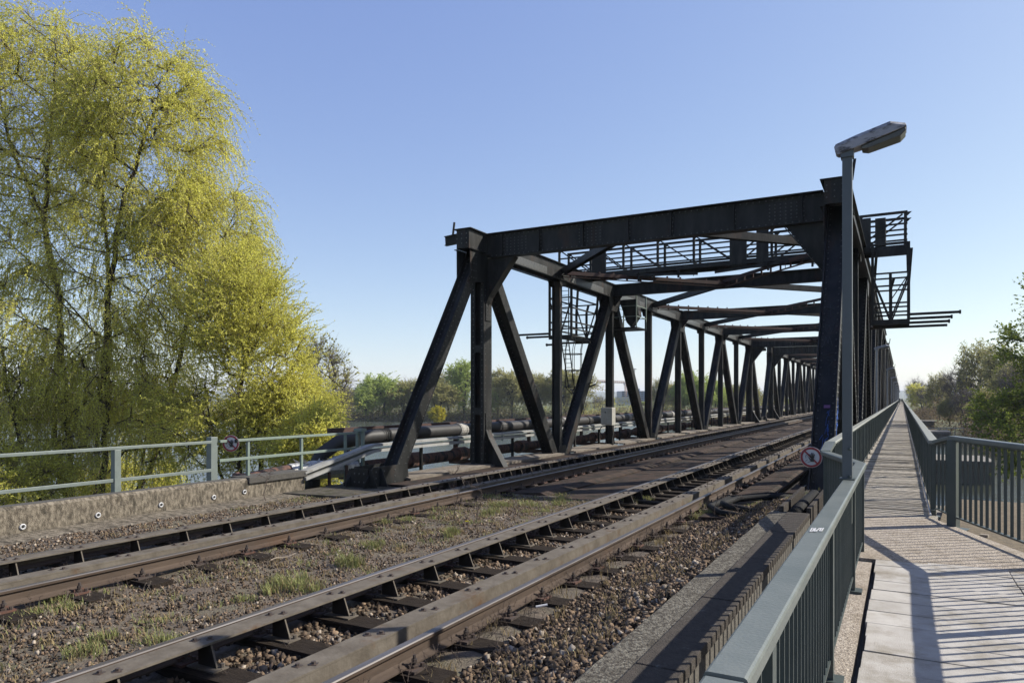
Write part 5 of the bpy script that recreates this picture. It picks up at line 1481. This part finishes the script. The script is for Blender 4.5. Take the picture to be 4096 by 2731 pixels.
# ------------------------------------------------------------------ weeds, grass, stones
rgs = np.random.default_rng(81)
def tb_z(x, y):
    h = -2.052 + 0.022 * np.sin(x * 3.1 + y * 1.7) * np.cos(y * 2.3 - x)
    h = h + np.where(x > -2.7, (x + 2.7) / 1.2 * .42, 0); h = h - np.where(x < -9.3, np.minimum(.07, (-9.3 - x) * .14), 0); return h - np.where((x > -5) & (x < -3.2), .03, 0)
def stones(n, x0, x1, y0, y1, smin, smax, dens_near=True):
    y = y0 + (y1 - y0) * rgs.random(n) ** (1.5 if dens_near else 1); x = rgs.uniform(x0, x1, n)
    s = rgs.uniform(smin, smax, n) * (.7 + .3 * rgs.random(n))
    cube = np.array([[-1, -1, -1], [1, -1, -1], [1, 1, -1], [-1, 1, -1], [-1, -1, 1], [1, -1, 1], [1, 1, 1], [-1, 1, 1]]) * .5
    V = cube[None] * rgs.uniform(.45, 1.15, (n, 8, 1)) * np.stack([rgs.uniform(.8, 1.4, n), rgs.uniform(.6, 1.1, n), rgs.uniform(.5, .9, n)], 1)[:, None, :]
    a = rgs.uniform(0, 6.28, (n, 3)) * np.array([.25, .25, 1])
    def rot(V, ang, i, j):
        c, s_ = np.cos(ang)[:, None], np.sin(ang)[:, None]; A = V[..., i] * c - V[..., j] * s_; B = V[..., i] * s_ + V[..., j] * c; V = V.copy(); V[..., i] = A; V[..., j] = B; return V
    V = rot(V, a[:, 0], 1, 2); V = rot(V, a[:, 1], 0, 2); V = rot(V, a[:, 2], 0, 1)
    V = V * s[:, None, None] + np.stack([x, y, tb_z(x, y) + s * .22], 1)[:, None, :]
    f = np.array([(0, 3, 2, 1), (4, 5, 6, 7), (0, 1, 5, 4), (1, 2, 6, 5), (2, 3, 7, 6), (3, 0, 4, 7)])
    return V.reshape(-1, 3), (f[None] + (np.arange(n) * 8)[:, None, None]).reshape(-1, 4)
def stone_obj(name, parts, mt, label):
    vs, fs, off = [], [], 0
    for v_, f_ in parts: vs.append(v_); fs.append(f_ + off); off += len(v_)
    tag(np_indexed(name, np.concatenate(vs), np.concatenate(fs), mt), label, kind='stuff')
stone_obj("ballast_stones", [stones(17000, -2.9, -1.57, .6, 13.0, .016, .062), stones(10000, -4.75, -3.4, .8, 13, .02, .065), stones(15000, -7.45, -4.95, 1.5, 13.2, .010, .038), stones(8000, -11.3, -9.1, 3.5, 12.5, .012, .042), stones(3500, -8.9, -7.7, 3, 13, .02, .05)], M['stone'], "brown broken ballast stones between the rails")
stone_obj("pale_stones", [stones(700, -2.9, -1.7, .6, 11, .03, .07), stones(900, -4.6, -3.5, .8, 12, .03, .065), stones(700, -7.4, -5, 1.5, 13, .018, .045), stones(900, -11.4, -9.1, 3.5, 12.5, .02, .045)], M['stonepale'], "lighter freshly broken stones scattered in the ballast")
stone_obj('leaf_litter', [stones(5000, -7.45, -4.95, 1.5, 13.2, .006, .03), stones(1500, -2.95, -1.7, 1, 13, .008, .03), stones(1800, -4.7, -3.5, 1, 13, .008, .03), stones(1500, -11.3, -9.1, 3, 12.5, .008, .03)], M['rubble'], 'brown litter and soil crumbs between the rails')
def blades(spots, mt, name, label):
    """spots: x, y, radius, height, count"""
    out = []
    for (x, y, r, h, n) in spots:
        px = x + rgs.normal(0, r, n); py = y + rgs.normal(0, r, n)
        z0 = np.where(py < 13, tb_z(px, py), -2.03)
        a = rgs.uniform(0, 6.28, n); ln = rgs.uniform(.2, .75, n) * h; hh = h * rgs.uniform(.5, 1.1, n)
        b0 = np.stack([px, py, z0], 1); dv = np.stack([np.cos(a), np.sin(a), 0 * a], 1); wv = np.stack([-np.sin(a), np.cos(a), 0 * a], 1) * .0045
        m1 = b0 + dv * (ln * .35)[:, None] + np.array([0, 0, 1]) * (hh * .65)[:, None]; m2 = b0 + dv * ln[:, None] + np.array([0, 0, 1]) * hh[:, None]
        out.append(np.stack([b0 - wv, b0 + wv, m1 + wv * .8, m1 - wv * .8, m1 - wv * .8, m1 + wv * .8, m2 + wv * .15, m2 - wv * .15], 1).reshape(-1, 3))
    tag(np_obj(name, np.concatenate(out), 4, mt), label, kind='stuff')
def gp_at(u, v, z=-2.05):
    D = -z * FPX / (v - HV); p = at(u, v, D); return p.x, p.y
S1 = []
for (u, v, r, h, n) in [(280, 585, .13, .20, 260), (297, 588, .10, .2, 200), (268, 592, .10, .14, 160), (348, 566, .14, .22, 320), (372, 548, .12, .17, 220), (453, 534, .10, .2, 260), (240, 600, .08, .09, 160), (66, 610, .14, .12, 300), (30, 615, .16, .09, 240), (85, 655, .14, .16, 240), (100, 640, .08, .12, 120),
                       (385, 524, .10, .12, 160), (430, 508, .22, .12, 320), (455, 502, .22, .14, 320), (480, 498, .22, .15, 360), (505, 506, .16, .14, 260), (530, 505, .2, .16, 320), (495, 512, .12, .17, 220), (560, 500, .2, .13, 240), (545, 512, .14, .1, 160), (410, 520, .12, .12, 160), (628, 503, .15, .15, 240), (645, 500, .15, .12, 160),
                       (690, 510, .16, .22, 420), (708, 516, .14, .20, 300), (700, 505, .2, .16, 260), (725, 510, .2, .1, 220), (752, 513, .3, .10, 400), (350, 482, .30, .07, 260), (325, 489, .35, .08, 320), (300, 497, .4, .07, 260), (375, 478, .25, .06, 180), (250, 505, .25, .06, 100), (200, 560, .25, .05, 100), (150, 620, .2, .08, 100), (175, 640, .1, .1, 80)]:
    x, y = gp_at(u, v); S1.append((x, y, r * .5, h * .75, int(n * .45))); S1.append((x + rgs.normal(0, r * 1.6), y + rgs.normal(0, r * 1.6), r * .4, h * .7, int(n * .2)))
for _ in range(110):
    S1.append((rgs.uniform(-7.4, -5.0), 2 + 11 * rgs.random() ** .8, .06, rgs.uniform(.03, .09), 16))
for _ in range(25): S1.append((rgs.uniform(-7.4, -5.0), rgs.uniform(3, 13), .12, .05, 40))
blades(S1, M['grass'], "grass", "green grass tufts between the tracks")
S2 = [(x, y, r * 1.2, h * .9, int(n * .35)) for (x, y, r, h, n) in S1]
for _ in range(240): S2.append((rgs.uniform(-7.4, -5.0), 1.5 + 11.5 * rgs.random(), .05, .06, 14))
for _ in range(160): S2.append((rgs.uniform(-3.3, -1.7), 1.0 + 11.5 * rgs.random(), .05, .10, 9))
for _ in range(60): S2.append((rgs.uniform(-11.3, -9.2), 4 + 9 * rgs.random(), .06, .07, 16))
for _ in range(20): S2.append((-12.5 + rgs.normal(0, .1), rgs.uniform(9.9, 12), .05, .35, 10))
blades(S2, M['drygrass'], "dry_grass", "dry straw coloured grass among the stones")
# dry weeds along rails: branching stems
def weeds(spots, name, label, mt):
    A, B, ra, rb = [], [], [], []
    for (x, y, h, n) in spots:
        z0 = float(tb_z(np.array(x), np.array(y)))
        for _ in range(n):
            p = np.array([x + rgs.normal(0, .05), y + rgs.normal(0, .05), z0]); d = np.array([rgs.normal(0, .3), rgs.normal(0, .3), 1.0])
            for k in range(4):
                d = d / np.linalg.norm(d); q = p + d * h / 4; A.append(p); B.append(q); ra.append(.0022); rb.append(.0016)
                for _2 in range(2):
                    e = d + rgs.normal(0, .6, 3); e /= np.linalg.norm(e); A.append(q); B.append(q + e * h * .2); ra.append(.0015); rb.append(.0008)
                p = q; d = d + rgs.normal(0, .25, 3)
    v_, f_ = tubes_np(np.array(A), np.array(B), np.array(ra), np.array(rb), 3)
    tag(np_indexed(name, v_, f_, mt), label, kind='stuff')
W = []
for k in range(150): W.append((-3.12 + rgs.normal(0, .06), 1 + 11 * rgs.random(), rgs.uniform(.08, .2), 3))
for k in range(90): W.append((-3.5 + rgs.normal(0, .04), 1 + 11 * rgs.random(), rgs.uniform(.08, .16), 2))
for k in range(110): W.append((-7.4 + rgs.normal(0, .05), 3 + 9 * rgs.random(), rgs.uniform(.06, .14), 2))
for k in range(110): W.append((rgs.uniform(-4.5, -3.6), 1.5 + 10 * rgs.random(), rgs.uniform(.06, .16), 2))
for k in range(90): W.append((rgs.uniform(-8.8, -7.8), 4 + 8 * rgs.random(), rgs.uniform(.08, .16), 2))
for k in range(260): W.append((rgs.uniform(-2.9, -1.8), 1 + 11 * rgs.random(), rgs.uniform(.05, .16), 2))
W2 = [(rgs.uniform(-7.3, -5.1), 1.5 + 11 * rgs.random(), rgs.uniform(.04, .12), 3) for _ in range(260)]
weeds(W2, "pale_weeds", "pale dead weed stems in the strip between the tracks", M['stonepale'])
weeds(W, "dry_weeds", "thin dry weeds growing along the rails", M['drystem'])
def sapling(label, u, v, h, seed, z=-2.05, n=16):
    rg_ = np.random.default_rng(seed); x, y = gp_at(u, v, z); base = np.array([x, y, z])
    tg = ell(n, (0, 0, h * .65), (h * .22, h * .22, h * .38), rg_, .2)
    tree("sapling", label, "sapling", base, [[(0, 0, 0), (rg_.normal(0, .03), 0, h * .5)]], tg, M['drystem'], M['drystem'], None, r_tip=.003, nstr=n * 3, slen=(h * .08, h * .2), nseg=2, droop=0, srad=.0022, rng=rg_, step=.12, maxr=.012, up=.4)
sapling("leafless dark sapling between the tracks in front of the portal, left of two", 455, 516, .95, 91)
sapling("leafless twiggy sapling between the tracks in front of the portal, right of two", 477, 522, .70, 92, n=26)
sapling("leafless sapling in front of the end of the low concrete wall", 266, 500, .75, 93, n=20)
sapling("thin dead stalk by the ramped plates on the right", 715, 515, .75, 94, -1.95, 10)
sapling("short thin dead stalk near the dark coping end", 738, 525, .5, 95, -1.9, 8)
# small litter
b = MB(); x, y = gp_at(536, 606, -2.0); b.tube([(x, y, -2.0), (x + .09, y + .07, -1.985)], .012, 8)
tag(b.build("white_tube", M['white']), "small white tube lying on the ballast right of the rightmost rail", "litter")
b = MB(); D = 1.73 * FPX / (534 - HV); p = at(984, 534, D); b.prism([(p.x - .05, p.y - .03), (p.x + .04, p.y - .04), (p.x + .06, p.y + .02), (p.x - .02, p.y + .05)], 'z', -1.765, -1.725)
tag(b.build("pale_stone", M['stonepale']), "single pale stone lying at the foot of the splayed railing", "stone")
for i, (x, y) in enumerate(((-6.0, 10.3), (-6.9, 6.3))):
    b = MB()
    b.tube([(x + .02 * math.cos(k * .9) * k / 6, y + .05 * k, -2.02 + .012 * math.sin(k)) for k in range(9)], .006, 5)
    tag(b.build("dead_stick", M['stonepale']), ["curved pale dead stick lying between the tracks, farther one", "curved pale dead stick lying between the tracks, nearer one"][i], "stick")
b = MB(); x, y = gp_at(467, 522, -1.95)
for k in range(10):
    a = k * .628; b.bar((x, y, -1.93), (x + .03 * math.cos(a), y + .03 * math.sin(a), -1.925), .012, .003, (0, 0, 1))
tag(b.build("dandelion", M['yel']), "single yellow dandelion flower in the grass between the tracks", "flower")

# ------------------------------------------------------------------ distance
def far_building(name, label, u0, u1, v0, D, zb, depth, floors, bays, wallm, glassm):
    rt = thing(name, label, "building")
    p0 = P3(u0, HV, D); p1 = P3(u1, HV, D); W_ = np.linalg.norm(p1 - p0); H = -(v0 - HV) * D / FPX - zb
    b = MB(); b.box(0, W_, 0, depth, 0, H); b.box(W_ * .4, W_ * .6, depth * .3, depth * .6, H + .01, H + 2.2); o = b.build("wall", wallm, rt)
    for f in range(floors):
        for k in range(bays):
            wb_ = W_ / bays; hf = H / floors
            b = MB(); b.box(k * wb_ + wb_ * .12, (k + 1) * wb_ - wb_ * .12, -.12, -.04, f * hf + hf * .3, f * hf + hf * .82); b.build("window", glassm, rt)
    rt.location = (p0[0], p0[1], zb); rt.rotation_euler = (0, 0, YAW)
    return rt
far_building("glass_office", "blue glass office block peeking over the trees right of the willow", 355, 372, 387, 420, -4, 14, 5, 4, M['farwhite'], M['farblue'])
far_building("office_building", "long blue grey office building under the crane between two truss posts", 622, 655, 390.5, 620, -3, 30, 5, 9, M['farblue'], M['card'])
far_building("low_hall", "pale low hall in front of the blue office building", 612, 645, 403, 420, -3, 20, 1, 8, M['farwhite'], M['card'])
far_building("white_hall", "white low hall with parked vehicles left of the first green tree", 318, 372, 401, 330, -4, 25, 2, 12, M['farwhite'], M['card'])
far_building("grey_block", "small grey building seen far away through the first span's far end", 738, 752, 392, 500, -3, 14, 4, 4, M['farwhite'], M['card'])
wt = thing("white_trailer", "white box trailer with dark scrawl parked on top of the grassy dyke", "trailer")
b = MB(); b.box(0, 9.5, 0, 2.6, .6, 4.0); b.build("box_body", M['carw'], wt)
for xx in (1.2, 2.4, 8.0):
    b = MB(); b.tube([(xx, -.05, .45), (xx, 2.65, .45)], .45, 12); b.build("wheel", M['black'], wt)
b = MB()
for k in range(9):
    a = 1.0 + k * .62
    b.bar((a, -.02, 1.6 + (k % 2) * .5), (a + .4, -.02, 3.1 - (k % 3) * .4), .22, .02, (0, 1, 0)); b.bar((a, -.02, 2.3), (a + .5, -.02, 2.4 + (k % 2) * .3), .2, .02, (0, 1, 0))
b.build("scrawl", M['card'], wt)
p = P3(617, HV, 262); wt.location = (p[0], p[1], -3.2); wt.rotation_euler = (0, 0, YAW + .15); wt.scale = (.9, .9, .9)
carcols = ['carw', 'card', 'carw', 'card', 'carw']
def car(u, D, zb, mt, label, yaw):
    rt = thing("parked_car", label, "car", group="cars parked beyond the far bank")
    b = MB(); b.prism([(0, .3), (4.3, .3), (4.3, .8), (3.9, .95), (3.2, 1.0), (2.6, 1.45), (1.1, 1.45), (.4, .95), (0, .85)], 'y', 0, 1.75); b.build("body", M[mt], rt)
    b = MB(); b.prism([(.75, .98), (2.95, .98), (2.5, 1.38), (1.2, 1.38)], 'y', -.01, 1.76); b.build("windows", M['black'], rt)
    for xx in (.8, 3.4):
        b = MB(); b.tube([(xx, -.03, .32), (xx, 1.78, .32)], .32, 12); b.build("wheel", M['black'], rt)
    p = P3(u, HV, D); rt.location = (p[0], p[1], zb); rt.rotation_euler = (0, 0, yaw)
for i, (u, D, mt, lab) in enumerate([(322, 268, 'carw', "white car, leftmost of the row parked under the pale hall"), (333, 270, 'card', "dark car parked between two white ones under the pale hall"), (344, 268, 'carw', "white car in the middle of the row under the pale hall"), (354, 272, 'card', "dark car near the right end of the row under the pale hall"), (364, 270, 'carw', "white car at the right end of the row under the pale hall"), (634, 266, 'card', "dark car right of the white trailer on the dyke")]):
    car(u, D, -3.2 if u > 600 else -2.9, mt, lab, YAW + .1 * (i % 3))
for i, u in enumerate((924, 929)): car(u, 250, -4.6, ['card', 'carw'][i], ["dark car parked on the right bank near the boardwalk's end", "white car parked on the right bank near the boardwalk's end"][i], YAW + .3)
# crane
ct = thing("tower_crane", "distant red and white tower crane between two truss posts", "crane")
D = 620; pc = P3(626, HV, D); zt = -(382 - HV) * D / FPX + 3
def latt(b, p, q, s, n):
    p, q = Vector(p), Vector(q); t_ = (q - p).normalized(); a = t_.orthogonal().normalized(); c_ = t_.cross(a)
    cs = [a * s + c_ * s, a * s - c_ * s, -a * s - c_ * s, -a * s + c_ * s]
    for k in range(4): b.bar(p + cs[k], q + cs[k], .25, .25, a)
    for j in range(n):
        e0, e1 = p.lerp(q, j / n), p.lerp(q, (j + 1) / n)
        for k in range(4): b.bar(e0 + cs[k], e1 + cs[(k + 1) % 4], .16, .16, a)
b = MB(); latt(b, (0, 0, 0), (0, 0, zt), .8, 12); b.build("tower", M['crane'], ct)
b = MB(); latt(b, (1.0, 0, zt), (-25, 0, zt + 1.4), .6, 14); latt(b, (0, 0, zt), (3.0, 0, zt), .5, 2); b.bar((0, 0, zt), (0, 0, zt + 2), .8, .8); b.build("jib", M['crane'], ct)
b = MB(); b.box(1.6, 3.2, -.8, .8, zt - 2.2, zt - .5); b.build("counterweight", M['farwhite'], ct)
b = MB(); b.box(-1.8, -.9, -1, 1, zt - 2.2, zt - .6); b.build("cabin", M['farwhite'], ct)
b = MB(); b.bar((-10, 0, zt), (-10, 0, zt - 10), .15, .15); b.build("hoist_rope", M['steel'], ct)
ct.location = (pc[0], pc[1], -3); ct.rotation_euler = (0, 0, YAW)
# light mast
mt_ = thing("floodlight_mast", "tall thin floodlight mast with small round head right of the crane", "light mast")
D = 400; pm = P3(634.8, HV, D); zt = -(369 - HV) * D / FPX + 3
b = MB(); b.tube([(0, 0, 0), (0, 0, zt)], [.35, .18], 8); b.build("pole", M['galv'], mt_)
b = MB(); b.tube([(0, 0, zt), (0, 0, zt + .3), (0, 0, zt + .6)], [1.0, 1.3, .3], 10); b.build("head", M['galv'], mt_)
mt_.location = (pm[0], pm[1], -3)
# brown stack
st_ = thing("brown_post", "dark brown post sign left of the blue office building", "post"); pq = P3(607.5, HV, 330); b = MB()
b.box(-.5, .5, -.3, .3, 0, 10.5, 0); b.build("post", M['rustbeam'], st_); b = MB(); b.box(-3, .4, -.2, .2, 10.5, 10.9); b.build("arm", M['rustbeam'], st_); st_.location = (pq[0], pq[1], -3.4)
# pale embankment rail across the river on the right
b = MB(); p, q = P3(926, 427.5, 120), P3(976, 427.5, 120); b.bar(tuple(p), tuple(q), .12, .14, (0, 0, 1))
for k in range(6): e = p + (q - p) * (k + .5) / 6; b.box(e[0] - .05, e[0] + .05, e[1] - .05, e[1] + .05, -6.6, e[2] - .05)
tag(b.build("bank_rail", M['galv']), "thin pale rail along the dark river bank on the right", "rail")
# two people at the far end of the boardwalk
def person(x, y, label, h=1.75):
    bm_ = bpy.data.meshes.new("person")
    J = [(0, 0, .95), (0, 0, 1.2), (0, 0, 1.42), (0, 0, 1.55), (0, 0, 1.68), (.18, 0, 1.40), (.24, .02, 1.12), (.25, -.03, .88), (-.18, 0, 1.40), (-.24, -.02, 1.12), (-.25, .03, .88),
         (.09, 0, .9), (.10, .06, .48), (.11, .02, .06), (.11, -.10, .03), (-.09, 0, .9), (-.10, -.06, .48), (-.11, -.12, .06), (-.11, -.24, .03)]
    E = [(0, 1), (1, 2), (2, 3), (3, 4), (2, 5), (5, 6), (6, 7), (2, 8), (8, 9), (9, 10), (0, 11), (11, 12), (12, 13), (13, 14), (0, 15), (15, 16), (16, 17), (17, 18)]
    R_ = [.15, .14, .14, .06, .10, .07, .05, .035, .07, .05, .035, .10, .07, .05, .04, .10, .07, .05, .04]
    s = h / 1.78
    bm_.from_pydata([(a * s, b_ * s, c * s) for a, b_, c in J], E, [])
    o = bpy.data.objects.new("person", bm_); COL.objects.link(o)
    o.modifiers.new("skin", 'SKIN'); o.modifiers.new("sub", 'SUBSURF').levels = 1
    for i, v in enumerate(bm_.skin_vertices[0].data): v.radius = (R_[i] * s, R_[i] * s * .8); v.use_root = i == 0
    bm_.materials.append(M['cloth'])
    o.location = (x, y, -1.7); tag(o, label, "person")
try:
    person(-.45, 205, "person in dark clothes walking at the far end of the boardwalk, left one"); person(.05, 212, "person in dark clothes walking at the far end of the boardwalk, right one", 1.68)
except Exception as ex: print("PERSON", ex)

# ------------------------------------------------------------------ haze in the air over the river
hz = bpy.data.materials.new("haze"); hz.use_nodes = True
t = hz.node_tree; t.nodes.remove(t.nodes["Principled BSDF"])
pv = t.nodes.new("ShaderNodeVolumePrincipled"); pv.inputs["Color"].default_value = (0.80, 0.88, 1.0, 1); pv.inputs["Density"].default_value = 0.00018
t.links.new(pv.outputs[0], t.nodes["Material Output"].inputs["Volume"])
b = MB(); b.box(-6600, 6600, -800, 9200, -11, 62); tag(b.build("haze", hz), "thin spring haze over the river", kind='stuff')

# ------------------------------------------------------------------ empties to the base of their things
bpy.context.view_layer.update()
for o in list(scene.objects):
    if o.type == 'EMPTY' and o.parent is None and o.location.length < 1e-6 and o.children:
        lo = np.array([1e9] * 3); hi = -lo
        for c in o.children:
            if c.type != 'MESH' or not c.data.vertices: continue
            q = np.array([c.matrix_basis @ Vector(k) for k in c.bound_box]); lo = np.minimum(lo, q.min(0)); hi = np.maximum(hi, q.max(0))
        if lo[0] > 1e8: continue
        c0 = Vector(((lo[0] + hi[0]) / 2, (lo[1] + hi[1]) / 2, lo[2]))
        o.location = c0
        for c in o.children: c.location = c.location - c0
